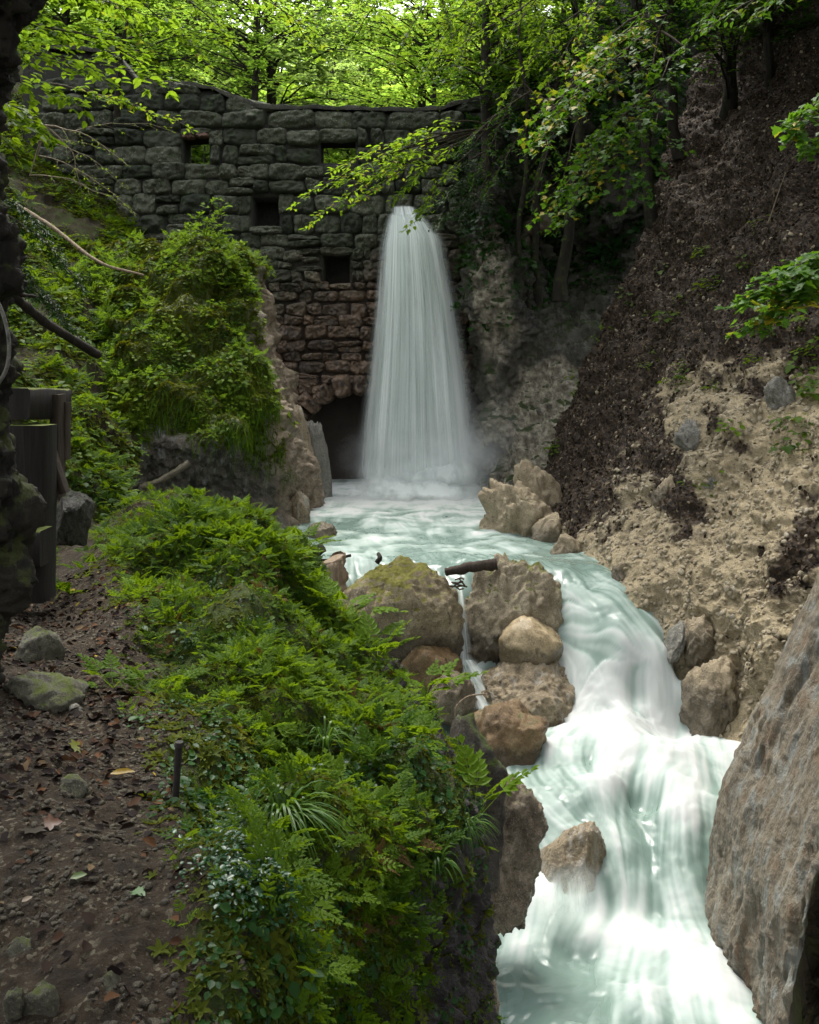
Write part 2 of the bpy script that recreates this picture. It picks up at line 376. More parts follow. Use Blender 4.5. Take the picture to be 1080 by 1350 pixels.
# ------------------------------------------------------------------ terrain sheets
def ddisp(a1, s1, a2, s2, seed, ridge=False, strat=0.):
    def f(P, N, u, v):
        d = a1*fbm(P, s1, 4, .5, seed, ridge)+a2*fbm(P, s2, 5, .6, seed+20)
        if strat: d = d+strat*fbm(P*np.array([1, 1, 3.]), 1.2, 4, .6, seed+40, True)
        return d
    return f
SL = [
 [(660,720,21),(700,640,22),(740,560,22.5),(770,470,22.5),(810,380,23),(860,270,24),(900,150,25),(950,-40,27),(1000,-400,30)],
 [(690,760,19),(725,705,19.3),(790,600,20),(850,500,20),(910,400,20.5),(960,290,21),(1010,150,22),(1070,-20,23),(1150,-400,26)],
 [(740,800,16.1),(780,737,16.2),(860,640,16.3),(930,550,16.5),(1000,450,17),(1060,330,17.5),(1140,180,18.5),(1220,-20,19.5),(1350,-450,22)],
 [(800,840,14.3),(842,768,14.6),(900,715,14.7),(970,640,14.8),(1050,540,15),(1130,420,15.5),(1220,270,16),(1320,60,17),(1500,-450,19)],
 [(846,930,13.5),(890,850,13.85),(945,800,13.6),(1010,720,13.4),(1090,620,13.5),(1180,500,14),(1300,330,14.5),(1420,100,15),(1650,-500,16.5)],
 [(892,1000,12.8),(926,922,13.3),(985,860,12.9),(1060,770,12.6),(1150,660,12.5),(1260,530,12.7),(1400,350,13),(1560,80,13.5),(1850,-600,15)],
 [(960,1020,12),(1005,935,12.4),(1060,880,11.8),(1140,790,11.4),(1240,680,11.2),(1370,550,11.4),(1540,370,11.8),(1750,80,12),(2100,-700,13)],
 [(1050,1150,10.5),(1090,1050,10.6),(1160,970,10),(1250,860,9.5),(1370,730,9.2),(1530,570,9.2),(1750,350,9.4),(2000,0,9.6),(2500,-900,10.5)],
]
def slope_disp(P, N, u, v):
    d = .34*fbm(P, .6, 4, .5, 3)+.07*fbm(P, 2.6, 5, .62, 9)-.07*fbm(P, 1.5, 4, .55, 6, True)
    f1, f2, i = worley(P, 1.7, 4); d += .16*np.clip(.5-f1, 0, 1)*(i > .45)
    f1, f2, i = worley(P, 5.5, 5); d += .055*np.clip(.55-f1, 0, 1)*(i > .3)
    return d*(.45+.55*smooth(.04, .3, u))
slope = Patch(SL, 440, 520, slope_disp)
def blobs(P, L, s=1.1, amp=.55, seed=31):
    q = pix(P); z = np.zeros(P.shape[:-1])
    for x, y, rx, ry, an, wt in L:
        c, sn = math.cos(an), math.sin(an); dx = q[..., 0]-x; dy = q[..., 1]-y
        z += wt*np.exp(-(((dx*c+dy*sn)/rx)**2+((-dx*sn+dy*c)/ry)**2))
    return z+amp*fbm(P, s, 6, .66, seed)
LB = [(770,580,75,110,.0,1.25),(745,650,45,50,0,1.),(820,450,70,60,0,1.),(960,405,170,55,-.1,1.0),(960,300,260,140,0,1.6),(900,150,250,180,0,1.6),(1080,100,200,260,0,1.6),
      (870,600,26,95,-.45,.75),(905,665,30,60,-.4,.65),(1050,745,70,36,-.5,.8),(960,590,20,60,-.6,.4),(1060,690,20,60,.3,.5),(1070,840,60,30,-.9,.7),(1010,520,60,25,-.3,.35)]
lit = smooth(.24, .80, blobs(slope.P, LB, 2.4, .55))
slope_o = slope.build('gorge_slope', M['slope'], {'litter': lit}); slope_o['kind'] = 'structure'

CL = [
 [(575,178,27.2),(640,150,26.8),(690,110,26.8),(740,50,27.2),(800,-20,27.6),(1000,-200,28.5)],
 [(590,200,26.3),(645,190,25.2),(690,180,25.4),(740,170,26),(830,130,26.2),(950,0,26.5)],
 [(612,300,26.2),(643,288,24.5),(672,300,25.6),(740,290,26.8),(825,262,25.4),(930,150,25.5)],
 [(618,345,26.2),(630,340,24.3),(680,335,24.6),(735,350,26.9),(800,330,26.2),(900,260,25)],
 [(616,400,26.2),(622,395,24.2),(690,400,24.0),(730,400,25.6),(790,380,25.6),(880,330,25)],
 [(622,460,26.2),(648,450,24.4),(700,445,24.2),(735,440,24.3),(785,430,24.3),(870,400,25)],
 [(622,530,26.2),(645,525,24.3),(690,515,24.1),(730,505,23.6),(775,490,23.3),(850,470,24)],
 [(620,600,26.2),(638,595,24),(680,590,23.3),(715,580,22.8),(755,560,22.7),(830,550,23.5)],
 [(617,655,26.2),(638,660,23.8),(670,655,22.9),(700,645,22.3),(730,635,22.2),(800,620,23)],
 [(610,760,26.2),(632,760,23.8),(665,752,22.9),(695,745,22.3),(725,740,22.2),(800,720,23)],
]
cliff = Patch(CL, 300, 190, ddisp(.24, .9, -.13, 2.4, 60, True, .05))
cliffm = M['cliff_face']
bl = lambda P, L: sum(np.exp(-((pix(P)[..., 0]-x)/a)**2-((pix(P)[..., 1]-y)/b)**2) for x, y, a, b in L)
tl = cliff.build('cliff', cliffm, {'pale': smooth(.25, .6, bl(cliff.P, [(645, 350, 26, 60), (655, 425, 28, 40), (690, 580, 62, 70), (665, 625, 45, 45), (735, 520, 35, 50)])+.25*fbm(cliff.P, 1.5, 4, .6, 66))}); tl['kind'] = 'structure'

HL = [
 [(-700,-500,34),(-300,-200,33),(-50,0,31),(60,130,28.5),(125,240,26.6),(180,310,25.6),(240,380,25)],
 [(-800,-400,27),(-400,-120,26),(-120,120,24.5),(20,255,23.5),(90,325,22.7),(160,375,22.2),(225,430,21.7)],
 [(-900,-350,21),(-500,-60,20),(-220,200,19),(-60,330,18.7),(45,410,18.3),(125,460,18.3),(200,520,18.7)],
 [(-1000,-300,16.5),(-600,50,15.6),(-320,280,15),(-130,430,14.7),(0,515,14.7),(90,570,15.1),(180,620,16)],
 [(-1100,-200,13),(-700,150,12.4),(-400,370,11.9),(-170,545,11.6),(-30,630,11.6),(70,680,12.1),(170,710,13)],
 [(-1300,0,9.5),(-850,250,9),(-520,470,8.7),(-250,640,8.6),(-60,730,8.8),(70,770,9.4),(170,800,10.5)],
 [(-1800,0,6),(-1200,320,5.6),(-750,560,5.4),(-420,720,5.3),(-200,850,5.4),(0,900,6),(170,950,7)],
]
hill = Patch(HL, 260, 260, ddisp(.28, .6, .06, 3.0, 80))
hill_o = hill.build('hillside', M['hill']); hill_o['kind'] = 'structure'

BK = [
 [(-400,560,12.2),(-60,670,12.2),(60,715,12.2),(190,672,12.3),(310,690,12.4),(385,725,12.6),(412,800,12.8),(425,900,13)],
 [(-400,570,11),(-60,690,11),(60,730,11),(190,668,11.2),(315,690,11.4),(392,727,11.6),(425,810,11.8),(435,930,12.0)],
 [(-400,610,8.5),(-40,740,8.5),(60,775,8.5),(160,722,8.8),(300,718,9),(420,795,9.3),(462,850,9.6),(475,980,10)],
 [(-400,700,6.5),(-40,805,6.5),(70,822,6.6),(180,792,6.8),(340,805,7),(490,890,7.2),(545,940,7.6),(560,1080,8)],
 [(-400,830,5),(-40,885,5.1),(90,905,5.2),(220,893,5.4),(400,915,5.6),(555,1000,5.9),(605,1030,6.4),(620,1200,7)],
 [(-400,980,4),(0,1003,4),(120,1003,4.1),(260,1003,4.2),(440,1025,4.5),(575,1090,4.9),(608,1150,5.5),(625,1350,6.3)],
 [(-400,1140,3.2),(0,1143,3.2),(140,1143,3.2),(250,1133,3.3),(400,1155,3.6),(505,1215,4),(570,1310,4.8),(625,1500,6)],
 [(-400,1335,2.6),(0,1335,2.6),(150,1335,2.6),(230,1335,2.7),(330,1350,3),(415,1410,3.4),(545,1520,4.3),(640,1700,5.6)],
 [(-400,1680,2),(0,1680,2),(150,1680,2),(230,1680,2),(330,1720,2.3),(420,1820,2.8),(560,1920,3.6),(700,2100,5)],
 [(-400,3000,.9),(0,3000,.9),(150,3000,.9),(230,3000,.9),(330,3000,1.1),(430,3000,1.5),(560,3000,2.2),(700,3000,3.5)],
]
def bank_disp(P, N, u, v):
    pth = smooth(.48, .36, u); cl = smooth(.70, .80, u)
    d = (.05+.05*(1-pth))*fbm(P, 1.2, 4, .5, 100)+(.016+.012*cl)*fbm(P, 7, 5, .62, 110)
    f1, f2, i = worley(P, 14, 8); d += pth*.022*np.clip(.5-f1, 0, 1)*(i > .5)
    d += (1-pth)*(1-cl)*(.26*fbm(P, 1.25, 3, .5, 120)+.06*fbm(P, 3.6, 3, .5, 121))+cl*.11*fbm(P*np.array([1.6, 1.6, .8]), 1.9, 5, .6, 130, True)
    return d
bank = Patch(BK, 460, 340, bank_disp)
pthm = smooth(.50, .34, bank.u+.06*fbm(bank.P, 1.5, 4, .6, 140)); clm = smooth(.70, .80, bank.u+.05*fbm(bank.P, 1.5, 4, .6, 141))
bank_o = bank.build('ground', M['bank'], {'path': pthm, 'cliff': clm}); bank_o['kind'] = 'structure'

# the gorge behind the camera, which keeps the light coming from above
BH = [[(-9,-9,9),(-6,-10,5),(-2.5,-10,-1),(1,-10,-4),(4,-10,-5.5),(8,-9,2),(12,-9,9)],
      [(-10,-4,9.5),(-6.5,-4,4.5),(-2.6,-4,-1.3),(.6,-4,-2.6),(3.6,-4,-5.6),(7,-4,1),(12,-4,9.5)],
      [(-10,1,9.5),(-6,1,4),(-2.6,1,-1.6),(.6,1,-2.6),(2.6,2,-5.8),(6.4,3,0),(11.5,3,9)]]
class WPatch(Patch):
    pass
_W = W
W = lambda *c: np.array(c, float)
back = Patch(BH, 60, 90, ddisp(.3, .5, .08, 2.5, 150))
W = _W
bo = back.build('terrain', M['hill']); bo['kind'] = 'structure'

# hillside beyond the wall
FH = [[(-20,28.2,1.5),(-8,28,1.2),(0,28,1.0),(6,28,1.5),(20,28,8)],[(-30,40,5),(-9,40,1.6),(0,40,1.2),(9,40,3),(30,40,13)],[(-40,60,10),(-12,60,4),(0,60,3),(14,60,5),(40,60,18)],
      [(-50,85,18),(-18,85,10),(0,85,9),(20,85,12),(50,85,24)],[(-60,130,44),(-20,130,34),(0,130,32),(25,130,36),(60,130,48)]]
W = lambda *c: np.array(c, float)
far = Patch(FH, 90, 90, ddisp(.8, .12, .2, .8, 160))
W = _W
fo = far.build('hill', M['hill']); fo['kind'] = 'structure'

# ------------------------------------------------------------------ slab at the right
CZ = [(740,1235),(850,1190),(950,1135),(1060,1088),(1150,1066),(1230,1052),(1310,1040),(1400,1032),(1520,1020)]
LEFT = [(740,1092,9.6),(850,1042,9.8),(950,990,10),(1060,954,10),(1150,936,10.1),(1230,934,9.9),(1310,966,9.4),(1400,1000,8.8),(1520,1010,8.3)]
SLAB = []
for (y, cx), (_, lx, ld) in zip(CZ, LEFT):
    k = 8.0 if y < 1100 else 7.75
    SLAB.append([(lx+35, y-10, ld+1.6), (lx, y, ld), (lx+(cx-lx)*.45, y+12, ld+(k-ld)*.55), (cx, y+22, k), (cx+16, y+24, k+.35), (cx+70, y+30, k+.1), (cx+260, y+40, k-.6)])
def slab_disp(P, N, u, v):
    q = np.stack([P[..., 0]*1.0-P[..., 2]*.30, P[..., 1]*.6, P[..., 2]*.16], -1)
    d = .045*fbm(q, 2.6, 5, .6, 170, True)+.04*fbm(P, 1.1, 3, .5, 171)+.014*fbm(q, 11, 4, .65, 172)+.010*fbm(P, 9, 4, .62, 176)-.05*smooth(.25, .6, fbm(q, 1.9, 4, .6, 177, True))
    cr_ = smooth(.6, .7, u); d += cr_*.16*fbm(P, 2.2, 5, .6, 173, True)
    return d
slab = Patch(SLAB, 420, 300, slab_disp)
dk = smooth(.50, .56, slab.u+.03*fbm(slab.P, 2., 4, .6, 175))
slab_o = slab.build('rock_slab', M['slab'], {'dark': dk}, loc=tuple(W(1060, 1400, 8.2)))
tag(slab_o, 'huge leaning grey and brown rock slab at the right edge beside the rapids', 'rock')

# ------------------------------------------------------------------ mossy outcrop at the left of the fall
OC = [
 [(60,330,24),(110,330,23.5),(170,330,22.5),(240,318,22),(300,322,22),(335,350,23),(350,410,25)],
 [(60,385,21.5),(105,370,21.5),(170,352,20.6),(240,336,20.2),(298,342,20.4),(333,380,21.4),(352,430,24.5)],
 [(55,430,20.2),(100,425,20),(170,405,19.3),(240,390,19),(303,400,19.1),(342,435,20),(368,480,24)],
 [(50,490,19),(90,480,19),(160,470,18.3),(232,462,18),(305,470,18.1),(350,500,19.2),(385,530,23.5)],
 [(45,555,18.2),(80,550,18),(150,540,17.5),(232,535,17.1),(315,545,17.2),(362,565,18.5),(410,595,23.2)],
 [(45,620,17.5),(80,620,17.3),(150,605,17),(228,590,16.9),(300,592,17.2),(368,612,18.8),(418,640,22.8)],
 [(45,680,17.2),(80,680,17.1),(150,655,17.2),(220,640,17.7),(285,640,18.3),(372,655,19.4),(422,672,22.6)],
 [(45,760,17.2),(80,760,17.2),(150,745,17.2),(220,735,18),(290,730,18.5),(378,735,19.3),(424,740,22.4)],
]
def oc_disp(P, N, u, v):
    d = .42*fbm(P, .7, 4, .55, 200)+.14*fbm(P, 2.1, 4, .55, 201)+.035*fbm(P, 8, 4, .6, 202)
    under = smooth(.66, .74, v)
    return d*(1-.3*under)+under*.08*fbm(P*np.array([2.5, 2.5, .6]), 1.5, 5, .6, 203, True)
outc = Patch(OC, 330, 300, oc_disp)
om = np.clip(smooth(.72, .64, outc.v-.05*np.sin(outc.u*9)+.08*fbm(outc.P, 1.2, 4, .6, 205))*smooth(.86, .76, outc.u+.04*fbm(outc.P, 1.5, 4, .6, 206)), 0, 1)
outc_o = outc.build('mossy_outcrop', M['outcrop'], {'moss': om, 'tan': smooth(.78, .86, outc.u+.03*fbm(outc.P, 1.5, 3, .5, 207))}, loc=tuple(W(240, 740, 18)))
tag(outc_o, 'big rock knob covered in moss and plants left of the waterfall', 'rock')

# ------------------------------------------------------------------ rocks
def ico(sub):
    b = bmesh.new(); bmesh.ops.create_icosphere(b, subdivisions=sub, radius=1)
    v = np.array([x.co[:] for x in b.verts]); f = np.array([[y.index for y in x.verts] for x in b.faces]); b.free(); return v, f
ICO = {k: ico(k) for k in (2, 3, 4, 5, 6)}
def rotm(rx, ry, rz):
    return np.array((Matrix.Rotation(rz, 3, 'Z')@Matrix.Rotation(ry, 3, 'Y')@Matrix.Rotation(rx, 3, 'X')))
def rock_verts(dim, seed, rot=(0, 0, 0), sub=5, cuts=14, cutd=.72, amp=.14, fine=.03, power=1.):
    rng = np.random.RandomState(seed); v, f = ICO[sub]; v = v.copy()
    for k in range(cuts):
        n = nrm(rng.randn(3)); d = cutd+rng.rand()*.22
        e = np.maximum(0, v@n-d); v -= (e*.9)[:, None]*n
    o = rng.rand(3)*40
    r = 1+amp*fbm(v+o, 1.3, 3, .5, seed % 50)-amp*.45*fbm(v+o, 2.6, 4, .5, seed % 37, True)+fine*fbm(v+o, 11, 4, .62, seed % 41)
    v = v*r[:, None]*np.asarray(dim)
    return v@rotm(*rot).T, f
def rock(name, px, py, d, wpx, hpx, depth, seed, mat, label, cat='rock', group=None, rot=(0, 0, 0), sink=.5, **kw):
    if group and 'slope' in group: d += .22; kw.setdefault('amp', .2); kw.setdefault('fine', .05)
    """px, py is the middle of the visible base; wpx and hpx the visible size"""
    base = W(px, py, d); hw = wpx/F*d/2; hh = hpx/F*d
    v, f = rock_verts((hw*1.08, depth/2, hh*(.5+sink)), seed, rot, **kw)
    top = np.percentile(v[:, 2], 99.7); v[:, 2] += hh-top; v = v+base
    m = MB(); m.add(v, f)
    o = m.build(name, mat, loc=tuple(base)); tag(o, label, cat, group); return o

rock('boulder', 530, 842, 14.5, 172, 104, 1.5, 5, M['boulder'], 'big moss-topped boulder damming the pool left of the little fall', 'boulder', rot=(.15, -.12, .3), cuts=9, cutd=.74, sub=6, amp=.10, fine=.03)
rock('boulder', 670, 842, 14.6, 136, 106, 1.4, 26, M['boulder_b'], 'craggy pale boulder with yellow moss on top right of the little fall', 'boulder', rot=(.1, .1, .2), cuts=15, cutd=.7, sub=6, amp=.17, fine=.05)
rock('boulder', 699, 857, 13.9, 82, 44, .7, 13, M['smooth_rock'], 'smooth oval tan boulder wedged under the craggy boulder', 'boulder', rot=(0, .08, .1), cuts=6, cutd=.8, amp=.08, fine=.012)
rock('boulder', 668, 988, 12.0, 104, 62, .9, 17, M['red_rock'], 'rust-brown domed boulder standing in the stream', 'boulder', rot=(.1, .2, .2), cuts=12, cutd=.72, amp=.14)
rock('boulder', 646, 1146, 9.3, 128, 132, 1.2, 24, M['wet_rock'], 'dark rough boulder at the foot of the green bank by the rapids', 'boulder', rot=(.1, .15, .4), cuts=16, cutd=.68, amp=.17, fine=.05, sub=6, sink=.3)
rock('boulder', 744, 1172, 10.3, 116, 86, .8, 36, M['wet_tan'], 'low wet rock breaking the rapids beside the green chute', 'boulder', sink=.9, rot=(.05, .1, .5), cuts=18, cutd=.62, amp=.10, fine=.025, sub=6)
rock('boulder', 618, 1375, 7.3, 66, 130, .8, 37, M['wet_rock'], 'cracked dark rock at the water edge below the grassy bank', 'boulder', rot=(0, .1, .4), cuts=20, cutd=.66, amp=.22, fine=.05)
rock('boulder', 612, 1060, 8.4, 70, 112, .9, 41, M['dark_moss'], 'dark mossy rock jutting from the top of the green bank', 'boulder', rot=(0, .1, .9), cuts=14, amp=.2)
rock('boulder', 560, 912, 13.9, 90, 62, .8, 43, M['red_rock'], 'wet reddish rock left of the little fall splash', 'boulder', cuts=14, cutd=.7)
rock('boulder', 598, 926, 13.5, 66, 40, .6, 47, M['wet_rock'], 'small wet brown rock at the foot of the little fall', 'boulder', rot=(0, .1, .5), cuts=12)
rock('gravel_mound', 702, 930, 13.7, 150, 62, 1.6, 53, M['wet_tan'], 'wet gravelly mound between the little fall and the cascade', 'rock', rot=(0, .06, 0), cuts=10, amp=.12, fine=.05, sub=6)
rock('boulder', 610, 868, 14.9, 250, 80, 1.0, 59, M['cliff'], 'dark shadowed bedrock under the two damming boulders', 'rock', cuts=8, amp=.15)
rock('bare_rock', 366, 690, 22.0, 74, 228, 1.6, 61, M['wet_tan'], 'tall bare tan rock pillar leaning on the mossy knob', 'rock', rot=(0, -.15, .2), cuts=14, cutd=.7, amp=.16)
rock('bare_rock', 398, 668, 22.6, 50, 140, 1.2, 67, M['wet_tan'], 'lower bare pinkish rock beside the tan pillar', 'rock', rot=(0, -.12, .5), cuts=14, cutd=.7, amp=.16)
rock('bare_rock', 417, 650, 23.6, 34, 95, .9, 71, M['grey_rock'], 'pale grey rock at the left edge of the dark arch', 'rock', rot=(0, -.1, .1), cuts=14, cutd=.7, amp=.16)
rock('boulder', 938, 928, 13.0, 56, 62, .9, 167, M['tan_rock'], 'cracked tan rock at the foot of the gravel slope beside the cascade', 'boulder', rot=(0, .2, .5), cuts=20, cutd=.6, amp=.2, fine=.05)
rock('boulder', 394, 684, 19.8, 28, 36, .5, 73, M['wet_tan'], 'small round tan rock at the left shore of the pool', 'boulder', cuts=8)
rock('boulder', 424, 704, 18.4, 40, 16, .5, 79, M['wet_rock'], 'flat wet rock just showing above the pool', 'boulder', cuts=10)
rock('rock_nose', 690, 735, 18.9, 100, 100, 1.8, 83, M['tan_rock'], 'craggy tan rock nose at the right shore of the pool', 'rock', rot=(.1, -.35, .5), cuts=22, cutd=.62, sub=6, amp=.26, fine=.05)
rock('rock_nose', 712, 672, 20.5, 60, 66, 1.2, 87, M['tan_rock'], 'tan rock ledge behind the rock nose below dark litter', 'rock', rot=(.1, -.3, .2), cuts=18, cutd=.64, amp=.24)
rock('boulder', 722, 712, 17.8, 44, 36, .6, 89, M['tan_rock'], 'angular tan block at the back of the rock nose by the pool', 'boulder', rot=(0, .35, .4), cuts=16, cutd=.6)
rock('boulder', 748, 738, 16.9, 56, 34, .7, 90, M['tan_rock'], 'low tan rock where the pool narrows to the cascade', 'boulder', rot=(0, .1, .4), cuts=16, cutd=.6)
ss = 'rocks sticking out of the gravel slope'
rock('stone', 914, 588, 15.9, 46, 34, .55, 97, M['grey_rock'], 'overhanging grey stone with a dark underside halfway up the gravel slope', 'stone', ss, rot=(0, -.1, .3), cuts=16, cutd=.6)
rock('stone', 1027, 536, 15.2, 44, 40, .55, 101, M['grey_rock'], 'highest grey stone on the gravel slope near the green seedlings', 'stone', ss, rot=(0, -.3, .4), cuts=16, cutd=.6)
rock('stone', 874, 660, 15.4, 26, 34, .4, 103, M['tan_rock'], 'upright tan stone amid the dark litter streak', 'stone', ss, rot=(0, .3, .2), cuts=16, cutd=.62)
rock('stone', 890, 855, 13.4, 20, 34, .4, 107, M['grey_rock'], 'pale wedge stone overhanging the right edge of the cascade', 'stone', ss, rot=(0, .5, .4), cuts=18, cutd=.6)
rock('stone', 922, 853, 13.3, 48, 42, .6, 109, M['tan_rock'], 'blocky cracked tan stone right of the cascade', 'stone', ss, rot=(0, .1, .3), cuts=20, cutd=.58)
rock('stone', 822, 764, 14.7, 28, 24, .4, 113, M['tan_rock'], 'little tan stone at the lip of the cascade', 'stone', ss, cuts=14, cutd=.62)
rock('stone', 945, 642, 15.1, 34, 26, .4, 127, M['grey_rock'], 'rounded grey stone on the gravel below the overhanging stone', 'stone', ss, cuts=12)
# rocks on the path
ps = 'rocks on the path'
rock('stone', 48, 872, 5.7, 62, 44, .3, 137, M['path_rock'], 'grey green stone on the path below the timber frame', 'stone', ps, cuts=14, cutd=.66, rot=(0, .1, .3))
rock('stone', 62, 930, 4.9, 112, 46, .45, 139, M['path_rock'], 'flat pale mossy stone slab across the path edge', 'stone', ps, cuts=16, cutd=.6, rot=(0, .2, .2))
rock('stone', 97, 692, 7.6, 50, 48, .4, 149, M['cliff'], 'dark squarish stone resting by the timber frame', 'stone', ps, cuts=18, cutd=.6)
for i, (x, y, wd, hh, lab) in enumerate([(60, 1335, 50, 40, 'cracked earthy stone lowest on the path'), (140, 1318, 46, 34, 'pale flat stone at the bottom of the path'), (28, 1262, 44, 24, 'half-buried brown stone at the lower left of the path'), (18, 1330, 30, 26, 'small stone in the bottom left corner of the path'), (98, 1040, 46, 18, 'low pointed stone in the middle of the path'), (100, 942, 28, 14, 'small white stone beside the mossy slab')]):
    d = {0: 2.62, 1: 2.66, 2: 2.85, 3: 2.6, 4: 3.8, 5: 4.75}[i]
    rock('stone', x, y, d, wd, hh, wd/F*d*.9, 151+i, M['path_rock'] if i != 5 else M['grey_rock'], lab, 'stone', ps, cuts=16, cutd=.6, sub=4)
# ------------------------------------------------------------------ the dam wall
WD = 26.0
def top_y(x):
    return np.interp(x, [40, 150, 168, 185, 205, 240, 285, 310, 345, 400, 560, 585, 620, 700, 780], [60, 66, 88, 106, 108, 109, 117, 128, 140, 141, 144, 141, 130, 120, 100])
OPEN = [(242, 276, 180, 218, 1), (424, 470, 187, 217, 1), (602, 625, 193, 226, 1), (333, 369, 260, 299, 0), (425, 462, 336, 375, 0)]
ARC, ARR = (474, 604), 86
def in_open(x, y, mg=0, through=False):
    for a, b, c, d, th in OPEN:
        if a-mg < x < b+mg and c-mg < y < d+mg and (th or not through): return True
    if not through:
        if abs(x-ARC[0]) < ARR+mg and (y > ARC[1] or math.hypot(x-ARC[0], y-ARC[1]) < ARR+mg): return True
    return False
def wpt(x, y, off=0.):
    p = W(x, y, WD); p[1] -= off; return p
wall = empty('dam_wall', tuple(W(400, 660, WD)))
tag(wall, 'tall mossy rubble-stone dam wall across the gorge with small window openings and an arch', 'wall')
# core behind the stones, in small cells so that the openings pass through it
xs = np.arange(30, 701, 3.85); ys = np.arange(60, 720, 5.0); ds = [0, .8, .95]
nx, ny = len(xs)-1, len(ys)-1
occ = np.zeros((2, ny, nx), bool)
for j in range(ny):
    for i in range(nx):
        x = (xs[i]+xs[i+1])/2; y = (ys[j]+ys[j+1])/2
        if y > top_y(x)+6:
            occ[0, j, i] = not in_open(x, y); occ[1, j, i] = not in_open(x, y, through=True)
V = {}; m = MB(); vl = []; fl = []
def vid(k, j, i):
    if (k, j, i) not in V:
        V[(k, j, i)] = len(vl); p = W(xs[i], ys[j], WD); p[1] += ds[k]+.02; vl.append(p)
    return V[(k, j, i)]
for k in range(2):
    for j in range(ny):
        for i in range(nx):
            if not occ[k, j, i]: continue
            g = lambda K, J, I: 0 <= K < 2 and 0 <= J < ny and 0 <= I < nx and occ[K, J, I]
            if not g(k-1, j, i): fl.append([vid(k, j+1, i), vid(k, j+1, i+1), vid(k, j, i+1), vid(k, j, i)])
            if not g(k+1, j, i): fl.append([vid(k+1, j, i), vid(k+1, j, i+1), vid(k+1, j+1, i+1), vid(k+1, j+1, i)])
            if not g(k, j-1, i): fl.append([vid(k, j, i), vid(k, j, i+1), vid(k+1, j, i+1), vid(k+1, j, i)])
            if not g(k, j+1, i): fl.append([vid(k+1, j+1, i), vid(k+1, j+1, i+1), vid(k, j+1, i+1), vid(k, j+1, i)])
            if not g(k, j, i-1): fl.append([vid(k, j+1, i), vid(k, j, i), vid(k+1, j, i), vid(k+1, j+1, i)])
            if not g(k, j, i+1): fl.append([vid(k, j, i+1), vid(k, j+1, i+1), vid(k+1, j+1, i+1), vid(k+1, j, i+1)])
m.add(np.array(vl), np.array(fl))
def wall_mat(name, mortar=False):
    t = NT(name); v = t.coord(); sp = t.n('ShaderNodeSeparateXYZ'); t.set(sp.inputs[0], v)
    n1 = t.noise(v, .55, 6, .6); n2 = t.noise(v, 4.5, 8, .65); n3 = t.noise(v, 22, 6, .7); r = t.attr('rnd')
    # the wet brown zone lies low and towards the fall
    wet = t.math('ADD', t.math('MULTIPLY', sp.outputs[2], -.42), t.math('MULTIPLY', sp.outputs[0], .13)); wet = t.math('ADD', wet, t.math('MULTIPLY', n1, 2.2))
    wk = t.step(wet, -1.65, -.75)
    dry = t.mix(r, (.016, .021, .011), (.095, .10, .066)); dry = t.mix(t.step(n2, .5, .66), dry, (.035, .05, .018))
    dry = t.mix(t.math('MULTIPLY', t.step(n3, .55, .68), t.step(t.math('ADD', r, t.math('MULTIPLY', n1, .6)), .6, .95)), dry, (.28, .30, .24))
    wb = t.mix(r, (.06, .040, .026), (.20, .135, .09)); wb = t.mix(t.step(n2, .5, .68), wb, (.05, .045, .04)); wb = t.mix(t.step(n3, .6, .75), wb, (.14, .10, .08))
    c = t.mix(wk, dry, wb)
    if mortar: c = t.mix(.8, c, (.012, .011, .009)); rg = .9
    else: rg = t.math('SUBTRACT', .85, t.math('MULTIPLY', wk, t.math('MULTIPLY', t.step(n2, .75, .40), .74)))
    b = t.bump(t.math('ADD', n2, t.math('MULTIPLY', n3, .6)), 1., .05)
    return t.end(t.pbr(c, rg, .5, b))
M['stone'] = wall_mat('dam_stone'); M['mortar'] = wall_mat('dam_mortar', True)
m.build('mortar', M['mortar'], wall)
us, vs = np.meshgrid(np.linspace(-1, 1, 23), np.linspace(-1, 1, 15))
def stone(mb, q, depth, seed, rnd):
    """q: four corners (px) bl, br, tr, tl; a bulging rough stone face set into the wall"""
    rs = np.random.RandomState(seed); q = np.array(q, float)
    rx = .05+.16*rs.rand(); U = us*(1-rx*np.abs(vs)**3); Vv = vs*(1-rx*np.abs(us)**3)
    a = (U+1)/2; b = (Vv+1)/2
    P = (1-a)[..., None]*(1-b)[..., None]*q[0]+a[..., None]*(1-b)[..., None]*q[1]+a[..., None]*b[..., None]*q[2]+(1-a)[..., None]*b[..., None]*q[3]
    X = (P[..., 0]-HX)/F*WD; Z = (HY-P[..., 1])/F*WD
    prof = (np.clip(1-np.abs(us)**6, 0, 1)*np.clip(1-np.abs(vs)**5, 0, 1))**.5
    pp = np.stack([X, np.full_like(X, seed*3.7), Z], -1)
    face = 1+.25*(rs.rand()-.5)*us+.45*(rs.rand()-.3)*vs+.55*fbm(pp, 2.2, 4, .55, seed % 30)-.22*fbm(pp, 4.5, 4, .6, seed % 23, True)
    off = -.05+depth*prof*face+.06*prof+(.045*fbm(pp, 5, 4, .6, 7)-.05*fbm(pp, 7, 3, .6, 8, True))*prof
    jit = (.03*fbm(pp, 3, 3, .5, 3))*(1-prof)
    mb.add(np.stack([X+jit, WD-off, Z+jit], -1), grid_faces(15, 23), rnd)
mas, cop = MB(), MB()
rs = np.random.RandomState(3)
edges = [104, 124, 147, 171]
while edges[-1] < 700:
    y = edges[-1]; edges.append(y+(rs.uniform(16, 27) if y < 330 else rs.uniform(11, 21)))
sn = 0
